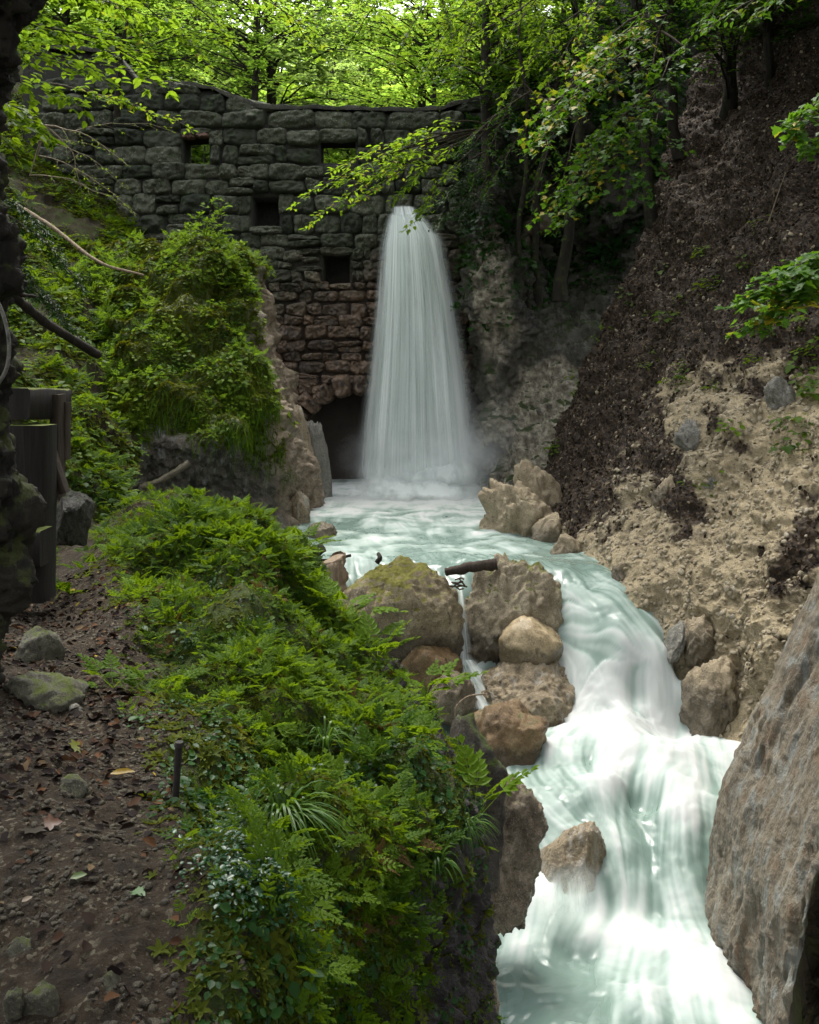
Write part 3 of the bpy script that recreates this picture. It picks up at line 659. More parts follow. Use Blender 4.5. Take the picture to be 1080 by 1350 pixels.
for j in range(len(edges)-1):
    y0, y1 = edges[j], edges[j+1]; x = 40+rs.uniform(0, 20)
    while x < 690:
        big = y0 < 171
        wd = rs.uniform(30, 74) if big else (rs.uniform(16, 48) if y0 < 320 else rs.uniform(11, 38))
        x1 = x+wd; ty = top_y((x+x1)/2)
        # stop at openings
        for a, b, c, d, th in OPEN:
            if y1 > c+5 and y0 < d-5:
                if x < a-3 < x1 or (x < a-3 and x1 > a-14 and x1 < b): x1 = a-1
                if a-6 <= x < b:
                    for fa, fb in ((y0, c), (d, y1)):
                        if fb-fa > 4: sn += 1; stone(mas, [(a-4, fb+1), (b+4, fb+1), (b+5, fa-1), (a-5, fa-1)], rs.uniform(.16, .24), sn, rs.rand())
                    x = b+1; x1 = max(x+16, x1)
        pieces = [(x, x1, y0, y1)]
        if not big and rs.rand() < .16 and x1-x > 26: pieces = [(x, x1, y0, (y0+y1)/2+rs.uniform(-3, 3)), (x, x1, (y0+y1)/2, y1)]
        for xa, xb, ya, yb in pieces:
            if xb-xa < 7: continue
            ta, tb = max(ya, top_y(xa)), max(ya, top_y(xb))
            if yb-(ta+tb)/2 < (9 if ta > ya+.5 else 4.5): continue
            if any(in_open(xx, yy, -1) for xx in (xa+4, (xa+xb)/2, xb-4) for yy in (ya+4, (ya+yb)/2, yb-4)): continue
            g = -.6; jt = lambda: rs.uniform(-3.6, 3.6)
            nearcop = ta < top_y((xa+xb)/2)+6
            q = [(xa+g+jt(), yb-g+jt()), (xb-g+jt(), yb-g+jt()), (xb-g+jt(), tb+g+(0 if nearcop else jt())), (xa+g+jt(), ta+g+(0 if nearcop else jt()))]
            sn += 1
            stone(mas, q, rs.uniform(.10, .24), sn, rs.rand())
        x = x1
# coping: rounded slabs of earth-topped stone along the crest, arch stones round the arch
x = 60
while x < 660:
    x1 = x+rs.uniform(32, 70); sn += 1
    pts = []
    n = 10; uu = np.linspace(0, 1, n); xx = x+(x1-x)*uu
    hump = 2.2*np.sin(uu*math.pi)
    tv = []
    for a_, hy, off in ((0, 5, -.16), (1, 1.5, -.2), (2, 0, -.05), (3, 0, .6), (4, 0, 1.3), (5, 7, 1.35)):
        p = np.array([W(q_, top_y(q_)+hy-h_*(a_ in (1, 2, 3, 4)), WD) for q_, h_ in zip(xx, hump)]); p[:, 1] += off
        p += .03*np.stack([fbm(p, 3, 3, .5, k) for k in (1, 2, 3)], -1); tv.append(p)
    cop.add(np.array(tv), grid_faces(6, n), rs.rand()); x = x1+.5
arc = MB()
th = math.radians(203)
while th > math.radians(-20):
    dt = rs.uniform(.17, .30); r0, r1 = ARR-3, ARR+rs.uniform(20, 30); sn += 1
    cc = lambda a_, r_: (ARC[0]+math.cos(a_)*r_, ARC[1]-math.sin(a_)*r_)
    stone(arc, [cc(th, r0), cc(th-dt, r0), cc(th-dt+.01, r1), cc(th-.01, r1)], rs.uniform(.26, .36), sn, rs.rand()); th -= dt+.015
mas.build('masonry', M['stone'], wall); arc.build('arch_ring', M['stone'], wall)
M['coping'] = rock_mat('dam_coping', (.03, .03, .024), (.06, .06, .045), (.12, .115, .09), moss=.35, rough=(.8, .95))
cop.build('coping', M['coping'], wall)
ln = MB()
for k, (a0, a1) in enumerate([(0, .5), (.5, 1)]):
    stone(ln, [(240+38*a0, 184), (240+38*a1, 184), (240+38*a1, 175), (240+38*a0, 175)], .2, 900+k, .9)
t = NT('red_lintel'); v = t.coord(); M['lintel'] = t.end(t.pbr(t.ramp(t.noise(v, 12, 6), [(.3, (.10, .055, .04)), (.7, (.2, .13, .10))]), .85, .3, t.bump(t.noise(v, 30, 5), .6, .02)))
ln.build('lintel', M['lintel'], wall)

# ------------------------------------------------------------------ water
WP = [(420,640,-3.1,.75),(540,635,-3.05,1),(640,640,-3.05,1),(450,665,-3.1,.8),(560,660,-3.1,.95),(640,668,-3.1,.8),(400,690,-3.1,.3),(480,690,-3.1,.42),(560,690,-3.1,.5),(640,700,-3.1,.4),
 (400,730,-3.1,.15),(480,735,-3.1,.25),(560,730,-3.1,.2),(640,735,-3.1,.22),(720,735,-3.1,.28),(690,715,-3.1,.25),(770,740,-3.12,.22),(820,742,-3.12,.25),(480,752,-3.1,.4),(560,752,-3.1,.3),(640,757,-3.12,.3),(400,760,-3.1,.2),
 (740,765,-3.2,.3),(790,765,-3.2,.28),(840,770,-3.22,.6),(750,800,-3.5,.6),(800,810,-3.5,.45),(850,800,-3.45,.5),(880,810,-3.55,.8),(760,850,-3.9,.8),(820,860,-3.9,.7),(880,860,-3.9,.75),(910,880,-4.05,.8),(780,910,-4.35,.95),(840,910,-4.35,.95),(900,910,-4.4,.95),
 (840,940,-4.55,1),(900,940,-4.58,.95),(960,935,-4.6,.7),(1010,925,-4.62,.4),(740,940,-4.6,.8),(680,930,-4.62,.4),(640,925,-4.62,.5),(590,920,-4.62,.5),(720,975,-4.62,.5),(800,980,-4.53,1),(860,985,-4.45,1),(920,980,-4.6,.9),(960,985,-4.65,.8),
 (660,1000,-4.68,.25),(700,1010,-4.65,.4),(760,1020,-4.64,.6),(820,1030,-4.6,.95),(880,1020,-4.58,.9),(930,1030,-4.7,.8),(650,1050,-4.75,.4),(720,1050,-4.70,.45),(780,1060,-4.72,.5),(830,1062,-4.86,.3),(880,1060,-4.72,.9),(920,1080,-4.8,.6),
 (680,1100,-4.95,.4),(720,1075,-4.8,.5),(790,1100,-4.9,.6),(850,1110,-5.0,.45),(900,1120,-4.98,.4),(680,1150,-5.25,.7),(742,1176,-5.22,.8),(730,1200,-5.26,.8),(800,1160,-5.15,.7),(860,1170,-5.25,.5),(910,1170,-5.2,.4),(850,1210,-5.42,.75),(900,1215,-5.4,.6),(790,1190,-5.30,.9),(700,1190,-5.3,.8),
 (650,1200,-5.45,.35),(700,1220,-5.40,.9),(780,1230,-5.40,1),(860,1250,-5.40,.95),(920,1250,-5.42,.9),(660,1280,-5.45,.6),(720,1290,-5.47,.3),(780,1290,-5.47,.35),(840,1300,-5.45,.7),(920,1310,-5.45,.85),(650,1340,-5.47,.45),(720,1340,-5.47,.1),(780,1345,-5.47,.15),(860,1345,-5.46,.5),(950,1345,-5.46,.7),(700,1450,-5.5,.3),(900,1450,-5.5,.5),(1040,930,-4.7,.4),(1010,1000,-4.75,.6),(985,1090,-4.9,.5),(980,1180,-5.3,.5)]
pw = np.array([WZ(*p[:3]) for p in WP]); XW = [(4.35,14.7,-3.9,.5),(4.35,14.1,-4.3,.6),(4.6,13.5,-4.65,.6),(5.1,13.1,-4.8,.5),(4.2,15.3,-3.5,.4),(3.9,16.2,-3.25,.3)]
fz = rbf(np.concatenate([pw[:, :2], np.array(XW)[:, :2]]), np.array([[p[2], p[3]] for p in WP]+[[p[2], p[3]] for p in XW]), 2e-3)
gx = np.arange(-3.4, 6.2, .017); tt = np.linspace(0, 1, 760); gy = 7.2*(28.0/7.2)**tt
XX, YY = np.meshgrid(gx, gy); zf = fz(np.stack([XX, YY], -1)); ZZ = np.clip(zf[..., 0], -5.55, -3.02); FO = np.clip(zf[..., 1], 0, 1)
STR = [[(540,650),(600,720),(700,742),(760,760),(800,830),(850,920),(830,1000),(830,1080),(850,1180),(800,1280),(780,1350),(770,1450)],
 [(640,690),(760,738),(820,755),(870,800),(910,890),(930,930),(900,1000),(880,1060),(870,1150),(900,1240),(930,1340),(950,1450)],
 [(740,760),(750,830),(790,920),(720,965),(690,1030),(730,1070),(790,1120),(820,1200),(760,1260),(700,1350),(690,1450)],
 [(620,900),(640,930),(680,970),(650,1010),(650,1090),(670,1150),(680,1230),(670,1350)],
 [(420,640),(400,700),(450,740)],[(640,645),(670,690),(730,735)],[(520,640),(470,690),(500,745)]]
sp_, st_ = [], []
for L in STR:
    L = np.array(L, float); k = np.concatenate([[0], np.cumsum(np.linalg.norm(np.diff(L, axis=0), axis=1))]); s_ = np.arange(0, k[-1], 18)
    q = np.stack([np.interp(s_, k, L[:, 0]), np.interp(s_, k, L[:, 1])], -1)
    # put the pixels on the water by a few fixed-point steps
    D = np.full(len(q), 12.)
    zz = np.full(len(q), -4.5)
    for it in range(25):
        D = .5*D+.5*(-zz*F/(q[:, 1]-HY)); zz = np.clip(fz(np.stack([(q[:, 0]-HX)/F*D, D], -1))[:, 0], -5.5, -3.05)
    p3 = np.stack([(q[:, 0]-HX)/F*D, D], -1); o_ = np.argsort(-p3[:, 1]) if True else None
    tn = nrm(np.gradient(p3, axis=0)); sp_.append(p3); st_.append(tn)
sp_, st_ = np.concatenate(sp_), np.concatenate(st_)
def vel(X, Y):
    sh = X.shape; q = np.stack([X.ravel(), Y.ravel()], -1); out = np.zeros_like(q)
    for c in np.array_split(np.arange(len(q)), max(1, len(q)//20000)):
        d2 = ((q[c][:, None]-sp_[None])**2).sum(-1); w_ = 1/(d2+.05)**1.6
        out[c] = (w_[..., None]*st_[None]).sum(1)/w_.sum(1)[:, None]
    return nrm(out).reshape(sh+(2,))
cgx = np.linspace(gx[0], gx[-1], 150); cgi = np.linspace(0, len(gy)-1, 200); cgy = np.interp(cgi, np.arange(len(gy)), gy)
CX, CY = np.meshgrid(cgx, cgy); VC = vel(CX, CY)
p3 = np.stack([CX, CY, np.zeros_like(CX)], -1)
VC = nrm(VC+.35*np.stack([fbm(p3, 1.1, 2, .5, 61), fbm(p3, 1.1, 2, .5, 62)], -1))
def bil(A, fi, fj):
    i = np.clip(np.floor(fi).astype(int), 0, A.shape[0]-2); j = np.clip(np.floor(fj).astype(int), 0, A.shape[1]-2)
    a = np.clip(fi-i, 0, 1); b = np.clip(fj-j, 0, 1)
    if A.ndim == 3: a = a[..., None]; b = b[..., None]
    return A[i, j]*(1-a)*(1-b)+A[i+1, j]*a*(1-b)+A[i, j+1]*(1-a)*b+A[i+1, j+1]*a*b
lg = math.log(28.0/7.2)
def gi(Y): return np.log(np.maximum(Y, 1e-3)/7.2)/lg*(len(gy)-1)
def gj(X): return (X-gx[0])/(gx[1]-gx[0])
def lic(noise, step, n):
    acc = noise.copy(); cnt = 1.
    for sg in (1, -1):
        x, y = XX.copy(), YY.copy()
        for k in range(n):
            v_ = bil(VC, gi(y)/(len(gy)-1)*(len(cgi)-1), (x-gx[0])/(gx[-1]-gx[0])*(len(cgx)-1))
            x = np.clip(x+sg*step*v_[..., 0], gx[0], gx[-1]); y = np.clip(y+sg*step*v_[..., 1], gy[0], gy[-1])
            wgt = .5+.5*math.cos(math.pi*(k+1)/(n+1)); acc += wgt*bil(noise, gi(y), gj(x)); cnt += wgt
    return acc/cnt
q3 = np.stack([XX, YY, np.zeros_like(XX)], -1)
def nz1(a):
    return (a-a.mean())/a.std()
fine = nz1(lic(fbm(q3, 13., 2, .7, 71), .026, 24)); mid = nz1(lic(fbm(q3, 5.0, 3, .65, 72), .045, 24)); big_ = nz1(fbm(q3, 1.0, 3, .5, 73))
gzy, gzx = np.gradient(ZZ, gy, gx); steep = np.clip(np.hypot(gzx, gzy), 0, 2)
calm = smooth(15.2, 16.5, YY)
swirl = nz1(fbm(q3+.35*np.stack([fbm(q3, .9, 2, .5, 81), fbm(q3, .9, 2, .5, 82), 0*XX], -1), 1.7, 4, .55, 83))
low = smooth(10.2, 9.2, YY)
wm_, wf_, ws_ = .42*(1-.45*calm-.35*low), .34*(1-.6*calm-.3*low), .34+.25*calm+.30*low
pat = wm_*mid+wf_*fine+ws_*swirl+.25*big_
foam = FO*calm+(1-calm)*((FO-.66)*1.35+.47)+pat*(.22+.14*np.sin(np.clip(FO, 0, 1)*math.pi))
foam = np.clip(smooth(-.14, 1.04, foam), 0, 1)
amp = (.006+.006*smooth(.1, .6, steep))*(1-.6*calm)
ZZ2 = ZZ+amp*(.8*mid+.05*fine)+(.012*swirl*(1-.75*calm))+.035*(1-.6*calm)*big_
splash = 1.2*np.exp(-((XX-.35)/1.6)**2-((YY-24.6)/.9)**2)
ZZ2 += .16*splash*np.abs(fbm(q3, 2.2, 4, .6, 75))
wm = MB(); wm.add(np.stack([XX, YY, ZZ2], -1), grid_faces(len(gy), len(gx))); wm.a = []
t = NT('stream_water'); v = t.coord(); fo_ = t.attr('foam'); n1 = t.noise(v, 1.4, 4); n2 = t.noise(v, 16, 5, .6)
deep = t.mix(n1, (.12, .18, .155), (.19, .26, .23))
c = t.ramp(fo_, [(0, (.12, .18, .152)), (.3, (.21, .275, .245)), (.6, (.30, .365, .338)), (1, (.47, .49, .48))]); c = t.mix(t.math('MULTIPLY', t.step(fo_, .5, .0), .6), c, deep)
rg = t.math('ADD', .22, t.math('MULTIPLY', fo_, 1.1), clamp=True)
p = t.pbr(c, rg, .3, t.bump(n2, .05, .02)); p.inputs['Subsurface Weight'].default_value = 0.0
M['water'] = t.end(p)
water = wm.build('water', M['water'], attrs={'foam': foam}); water['kind'] = 'structure'

def fall_mat(name, dens, su, sv, col=(.88, .92, .90), green=(.70, .80, .75), soft=.16, fade=.93, top=.02):
    t = NT(name); uv = t.n('ShaderNodeTexCoord').outputs['UV']; sp = t.n('ShaderNodeSeparateXYZ'); t.set(sp.inputs[0], uv); u, v = sp.outputs[0], sp.outputs[1]
    cb = t.n('ShaderNodeCombineXYZ'); t.set(cb.inputs[0], t.math('MULTIPLY', u, su)); t.set(cb.inputs[1], t.math('MULTIPLY', v, sv)); cb.inputs[2].default_value = dens*7
    s1 = t.noise(cb.outputs[0], 1., 5, .62, .25)
    cb2 = t.n('ShaderNodeCombineXYZ'); t.set(cb2.inputs[0], t.math('MULTIPLY', u, su*.22)); t.set(cb2.inputs[1], t.math('MULTIPLY', v, sv*.9)); cb2.inputs[2].default_value = dens*3+2
    s2 = t.noise(cb2.outputs[0], 1., 3, .5)
    e = t.math('MULTIPLY', t.step(t.math('ADD', u, t.math('MULTIPLY', t.math('SUBTRACT', s1, .5), .10)), .0, soft), t.step(t.math('ADD', u, t.math('MULTIPLY', t.math('SUBTRACT', s1, .5), .10)), 1., 1.-soft))
    e = t.math('MULTIPLY', e, t.math('MULTIPLY', t.step(v, 0., top), t.step(v, 1., fade)))
    a = t.math('ADD', t.math('MULTIPLY', t.step(s1, .22, .80), .62), t.math('MULTIPLY', t.step(s2, .25, .75), .62)); a = t.math('MULTIPLY', t.math('MULTIPLY', a, dens), e, clamp=True)
    c = t.mix(t.step(t.math('ADD', s2, t.math('MULTIPLY', s1, .6)), .95, .62), col, green)
    # white water is a cloud of drops, not a sheet: it gathers light from above as well as from in front
    g = t.n('ShaderNodeNewGeometry'); va = t.n('ShaderNodeVectorMath', operation='MULTIPLY_ADD'); t.set(va.inputs[0], g.outputs['Normal']); va.inputs[1].default_value = (.6, .6, .6); va.inputs[2].default_value = (0, -.15, .9)
    vn = t.n('ShaderNodeVectorMath', operation='NORMALIZE'); t.set(vn.inputs[0], va.outputs[0])
    d = t.n('ShaderNodeBsdfDiffuse'); t.set(d.inputs[0], c); t.set(d.inputs['Normal'], vn.outputs[0]); tr = t.n('ShaderNodeBsdfTranslucent'); t.set(tr.inputs[0], c)
    m1 = t.n('ShaderNodeMixShader'); m1.inputs[0].default_value = .35; t.t.links.new(d.outputs[0], m1.inputs[1]); t.t.links.new(tr.outputs[0], m1.inputs[2])
    tp = t.n('ShaderNodeBsdfTransparent'); m2 = t.n('ShaderNodeMixShader'); t.set(m2.inputs[0], a)
    t.t.links.new(tp.outputs[0], m2.inputs[1]); t.t.links.new(m1.outputs[0], m2.inputs[2])
    return t.end(m2)
def sheet(L, Rr, d0, d1, bulge, nu, nv, name, mat, parent=None, loc=None, pw_=.5, wob=.05, seed=0):
    L = np.array(L, float); Rr = np.array(Rr, float)
    v = np.linspace(0, 1, nv); y = L[0, 1]+(L[-1, 1]-L[0, 1])*v
    lx = np.interp(y, L[:, 1], L[:, 0]); rx = np.interp(y, Rr[:, 1], Rr[:, 0]); u = np.linspace(0, 1, nu)
    D = d0+(d1-d0)*v**pw_
    P = np.zeros((nv, nu, 3))
    hw = (rx-lx)/F*D/2; cx = ((lx+rx)/2-HX)/F*D
    ang = (u-.5)*math.pi
    P[..., 0] = cx[:, None]+hw[:, None]*np.sin(ang)[None]
    P[..., 1] = D[:, None]-bulge*hw[:, None]*np.cos(ang)[None]
    P[..., 2] = ((HY-y)/F*D)[:, None]
    UU, VV = np.meshgrid(u, v); n = fbm(np.stack([UU*9, VV*1.5, 0*UU+seed], -1), 1., 3, .5, 5+seed); P[..., 1] += wob*n
    m = MB(); m.add(P, grid_faces(nv, nu)); m.a = []
    o = m.build(name, mat, parent=parent, loc=loc, uv=np.stack([(np.sin(ang)*.5+.5)[None].repeat(nv, 0), VV], -1).reshape(-1, 2)); return o
fallr = empty('waterfall', tuple(W(550, 640, 24.5)))
tag(fallr, 'tall white silky waterfall pouring from the dam wall into the pool', 'waterfall')
FL = [(511,280),(500,320),(492,400),(483,480),(473,560),(466,645)]; FR = [(553,280),(577,310),(591,370),(603,430),(612,500),(619,560),(626,640)]
sh = lambda L, k: [(x+k*(.3+.7*i/5), y) for i, (x, y) in enumerate(L)]
FR6 = [(555,280),(586,315),(604,400),(617,480),(628,560),(638,645)]
sheet(FL, FR6, 25.9, 24.7, -.1, 60, 60, 'back_veil', fall_mat('fall_back', 1.5, 18, 1.3), fallr, seed=1)
sheet(sh(FL, 8), sh(FR6, -12), 25.8, 24.4, .35, 60, 60, 'main_stream', fall_mat('fall_main', 1.35, 24, 1.0), fallr, seed=2)
sheet(sh(FL, -4), sh(FR6, 8), 25.75, 24.3, .55, 60, 60, 'front_veil', fall_mat('fall_front', .75, 48, .8, soft=.3), fallr, seed=3)
sheet([(516,272),(510,300),(506,360),(502,460)], [(548,272),(566,300),(578,360),(588,460)], 25.9, 24.75, .7, 50, 40, 'crest', fall_mat('fall_crest', 1.4, 18, 1.2, soft=.25, fade=.25), fallr, seed=4)
for k, (xa, xb, ya, yb, d0, d1, dn) in enumerate([(468, 640, 600, 652, 24.3, 23.7, 1.9), (440, 668, 618, 664, 24.2, 23.0, 1.7), (500, 650, 588, 648, 24.1, 23.5, 1.6)]):
    t_ = 8
    sheet([(xa+22, ya), (xa+4, (ya+yb)/2), (xa-6, yb)], [(xb-22, ya), (xb-4, (ya+yb)/2), (xb+6, yb)], d0, d1, .28, 50, 24, 'spray_veil', fall_mat('spray_veil_%s' % 'abc'[k], dn, 7, 1.3, green=(.8, .88, .86), soft=.4, fade=.55, top=.5), fallr, pw_=1., wob=.12, seed=7+k)
spout = MB(); v_, f_ = rock_verts((.28, .3, .16), 7, sub=4, cuts=8); spout.add(v_+W(531, 281, 25.9), f_)
spout.build('spout_lip', M['cliff'], fallr)
sf = empty('small_waterfall', tuple(W(612, 870, 14.2)))
tag(sf, 'thin little waterfall between the two damming boulders', 'waterfall')
sheet([(602,772),(602,800),(602,840),(603,880)], [(610,772),(615,800),(621,840),(627,880)], 14.7, 14.15, .5, 24, 30, 'main_stream', fall_mat('small_fall', .75, 9, 1.2, soft=.3), sf, wob=.01)
sheet([(600,868),(606,890),(612,910),(620,935)], [(630,868),(648,890),(672,910),(700,935)], 14.15, 13.35, .25, 24, 30, 'splash_stream', fall_mat('small_splash', .8, 9, 1.2, soft=.35), sf, pw_=1., wob=.02)
fm = sheet([(712,1128),(700,1160),(690,1192),(684,1216)], [(792,1112),(800,1150),(806,1185),(812,1216)], 9.95, 9.42, .22, 40, 24, 'foam', fall_mat('rock_foam', 1.2, 9, 1.4, col=(.62, .66, .64), green=(.5, .58, .55), soft=.45, fade=.5, top=.6), loc=tuple(W(748, 1200, 9.5)), pw_=1., wob=.04, seed=21); fm['kind'] = 'stuff'
# spray mist at the foot of the fall
def mist(name, px, py, d, rx, ry, rz, dens):
    b = MB(); b.add(ICO[3][0], ICO[3][1]); b.a = []
    t = NT(name); v = t.coord(); ln_ = t.n('ShaderNodeVectorMath', operation='LENGTH'); t.set(ln_.inputs[0], v)
    f = t.math('POWER', t.step(ln_.outputs['Value'], 1., .1), 1.3); nn = t.noise(v, 2.2, 2, .5); f = t.math('MULTIPLY', f, t.math('MULTIPLY', t.step(nn, .3, .7), dens))
    pv = t.n('ShaderNodeVolumePrincipled'); pv.inputs['Color'].default_value = (.93, .96, .97, 1); t.set(pv.inputs['Density'], f); pv.inputs['Anisotropy'].default_value = .2
    o = b.build(name, t.end(None, vol=pv.outputs[0])); o.location = tuple(W(px, py, d)); o.scale = (rx, ry, rz); o['kind'] = 'stuff'
    return o
mist('mist', 570, 610, 24.2, 2.6, 1.7, 1.5, 2.4)
mist('mist', 640, 590, 23.7, 1.5, 1.2, 1.9, .35)

# ------------------------------------------------------------------ wood: timber frame, logs, plank, stump, rod
def wood_mat(name, c0, c1, moss=0., rough=.85):
    t = NT(name); v = t.coord(scale=(14, 14, 1.2)); n = t.noise(v, 2., 7, .6, .8); n2 = t.noise(t.coord(), 9, 6)
    c = t.ramp(n, [(.35, c0), (.65, c1)])
    if moss: c = t.mix(t.step(t.math('ADD', t.nz(), t.math('MULTIPLY', t.math('SUBTRACT', n2, .5), 1.6)), .6, .85), c, t.mix(n2, (.03, .045, .006), (.12, .14, .02)))
    return t.end(t.pbr(c, rough, .3, t.bump(n, .7, .012)))
M['old_wood'] = wood_mat('old_wood', (.005, .004, .003), (.016, .013, .010), 1.)
M['board'] = wood_mat('weathered_board', (.02, .014, .010), (.05, .036, .026))
M['log'] = wood_mat('dead_log', (.009, .007, .005), (.026, .019, .013)); M['pale_wood'] = wood_mat('pale_wood', (.12, .085, .055), (.26, .2, .14))
def beam(p0, p1, w_, d_, seed=0):
    """a slightly worn squared timber from p0 to p1"""
    p0, p1 = np.array(p0, float), np.array(p1, float); ax = p1-p0; L = np.linalg.norm(ax); ax /= L
    ref = np.array([0, 1, 0.]) if abs(ax[1]) < .9 else np.array([1, 0, 0.])
    s_ = nrm(np.cross(ax, ref)); r_ = np.cross(ax, s_); n = 10; v = []
    cs = [(-1, -.85), (-.85, -1), (.85, -1), (1, -.85), (1, .85), (.85, 1), (-.85, 1), (-1, .85)]
    for k in np.linspace(0, 1, n):
        v.append([p0+ax*L*k+s_*w_/2*a+r_*d_/2*b for a, b in cs])
    v = np.array(v); v += .006*np.stack([fbm(v, 6, 3, .6, seed+k) for k in range(3)], -1)
    i = np.arange(n-1)[:, None]*8; j = np.arange(8)[None]; k = (j+1) % 8
    m = MB(); m.add(v, np.stack([i+j, i+k, i+8+k, i+8+j], -1).reshape(-1, 4))
    m.add(v[0], [list(range(8))[::-1]]); m.add(v[-1], [list(range(8))]); return m
tf = empty('timber_frame', tuple(W(50, 740, 7.0)))
tag(tf, 'dark old timber frame with mossy top beam and boards at the left edge', 'timber frame')
beam(W(42, 790, 7.0), W(44, 560, 7.0), .25, .28, 1).build('post', M['old_wood'], tf)
beam(W(18, 532, 6.95), W(74, 532, 7.6), .22, .24, 2).build('top_beam', M['old_wood'], tf)
beam(W(76, 655, 7.35), W(76, 520, 7.35), .07, .16, 3).build('board', M['board'], tf)
beam(W(86, 606, 7.45), W(86, 530, 7.45), .05, .12, 4).build('board', M['board'], tf)
beam(W(86, 650, 7.2), W(67, 592, 7.2), .05, .10, 5).build('brace', M['board'], tf)
beam(W(20, 720, 6.8), W(62, 720, 6.8), .24, .26, 6).build('footing', M['old_wood'], tf)
def log(name, pts, r0, r1, mat, label, cat, sides=10, rough=.3, seed=0, n=24):
    P = cr(len(pts), n)@np.array([W(*q) for q in pts]); m = MB(); m.tube(P, np.linspace(r0, r1, n), sides, .5, rough, seed)
    o = m.build(name, mat, loc=tuple(P[-1])); return tag(o, label, cat)
log('fallen_log', [(8,380,8.2),(60,425,8.6),(130,468,9.2)], .038, .042, M['log'], 'dark broken log slanting down from the old trunk above the timber frame', 'log')
log('broken_branch', [(14,378,8.0),(28,388,8.1),(47,391,8.2)], .028, .012, M['log'], 'short dark branch stub beside the slanting log', 'branch')
log('fallen_stick', [(185,643,16.3),(215,632,16.5),(250,610,16.6)], .05, .06, M['boulder'], 'mossy stick lying under the mossy rock knob', 'branch')
log('fallen_branch', [(20,270,21),(70,300,20.5),(130,345,19.8),(190,363,19.6)], .05, .02, M['pale_wood'], 'long bare tan branch lying down the left hillside', 'branch')
log('driftwood_plank', [(588,754,14.5),(620,748,14.4),(655,743,14.4)], .06, .09, M['board'], 'flat driftwood piece bridging the two damming boulders', 'driftwood', 8)
log('stump', [(444,800,14.6),(443,770,14.6),(442,742,14.7),(440,736,14.7)], .16, .17, M['pale_wood'], 'pale broken tree stump jammed left of the big boulder', 'stump', 14, .5, 3)
log('driftwood', [(398,745,15.2),(412,735,15.1),(425,722,15.0)], .03, .07, M['log'], 'dark pointed driftwood sticking up left of the stump', 'driftwood')
log('driftwood', [(424,740,15),(440,738,14.9),(463,732,14.9)], .035, .02, M['log'], 'thin driftwood stick lying across the stump', 'driftwood')
log('driftwood', [(497,742,14.8),(501,736,14.8),(499,730,14.9)], .04, .03, M['log'], 'little dark driftwood stub behind the big boulder', 'driftwood')
tw = MB()
for k in range(7):
    a = W(R.uniform(592, 606), R.uniform(760, 776), 14.35); b = W(R.uniform(604, 622), R.uniform(756, 778), 14.3); tw.tube(np.array([a, (a+b)/2+R.randn(3)*.02, b]), .012, 5)
tag(tw.build('twigs', M['red_rock'], loc=tuple(W(606, 772, 14.3))), 'tangle of brown twigs caught under the driftwood bridge', 'twigs')
log('bare_twig', [(600,945,11.9),(603,930,11.9),(618,918,11.9),(640,915,12)], .012, .008, M['pale_wood'], 'thin curved bare twig in front of the rust-brown boulder', 'twig', 6)
t = NT('rusty_iron'); M['iron'] = t.end(t.pbr(t.ramp(t.noise(t.coord(), 30, 5), [(.3, (.006, .005, .005)), (.7, (.022, .016, .013))]), .7, .4))
rodm = MB(); rodm.tube(np.array([W(231, 1080, 3.75), W(233, 1030, 3.74), W(236, 981, 3.72)]), [.014, .013, .013], 10, .5, .2); rodm.tube(np.array([W(236, 984, 3.72), W(236.3, 978, 3.72)]), [.018, .016], 10)
tag(rodm.build('iron_rod', M['iron'], loc=tuple(W(231, 1080, 3.75))), 'thin dark iron rod standing at the edge of the path', 'rod')
# ------------------------------------------------------------------ leaves
def oval(wd=.5, fold=.05, tip=-.1):
    return (np.array([(0,0,0),(.28,wd*.46,fold),(.66,wd*.42,fold),(1,0,tip),(.66,-wd*.42,fold),(.28,-wd*.46,fold)]), [np.array([[0,5,4,3],[0,3,2,1]])])
def maple():
    o = [(0,0),(.05,.22),(-.06,.42),(.22,.34),(.30,.62),(.48,.46),(.56,.24),(.74,.27),(1.05,0)]
    v = o+[(x,-y) for x, y in o[-2:0:-1]]
    vv = np.array([(x,y,.06*abs(y)/.5-.16*max(0,x)**2) for x, y in v]+[(.30,0,-.02)]); n = len(v)
    return vv, [np.array([[i,(i+1) % n,n] for i in range(n)])]
OV, OVN, MP = oval(), oval(.34), maple()
def join(parts):
    V = []; Q = []; T = []; n = 0
    for v, fs in parts:
        V.append(v)
        for f in fs: (Q if f.shape[1] == 4 else T).append(f+n)
        n += len(v)
    r = []
    if Q: r.append(np.concatenate(Q))
    if T: r.append(np.concatenate(T))
    return np.concatenate(V), r
def xf(tpl, pos, axis, up, s):
    axis = nrm(np.array(axis, float)); side = nrm(np.cross(up, axis)); u = np.cross(axis, side)
    return (tpl[0]@np.stack([axis, side, u])*s+np.array(pos), tpl[1])
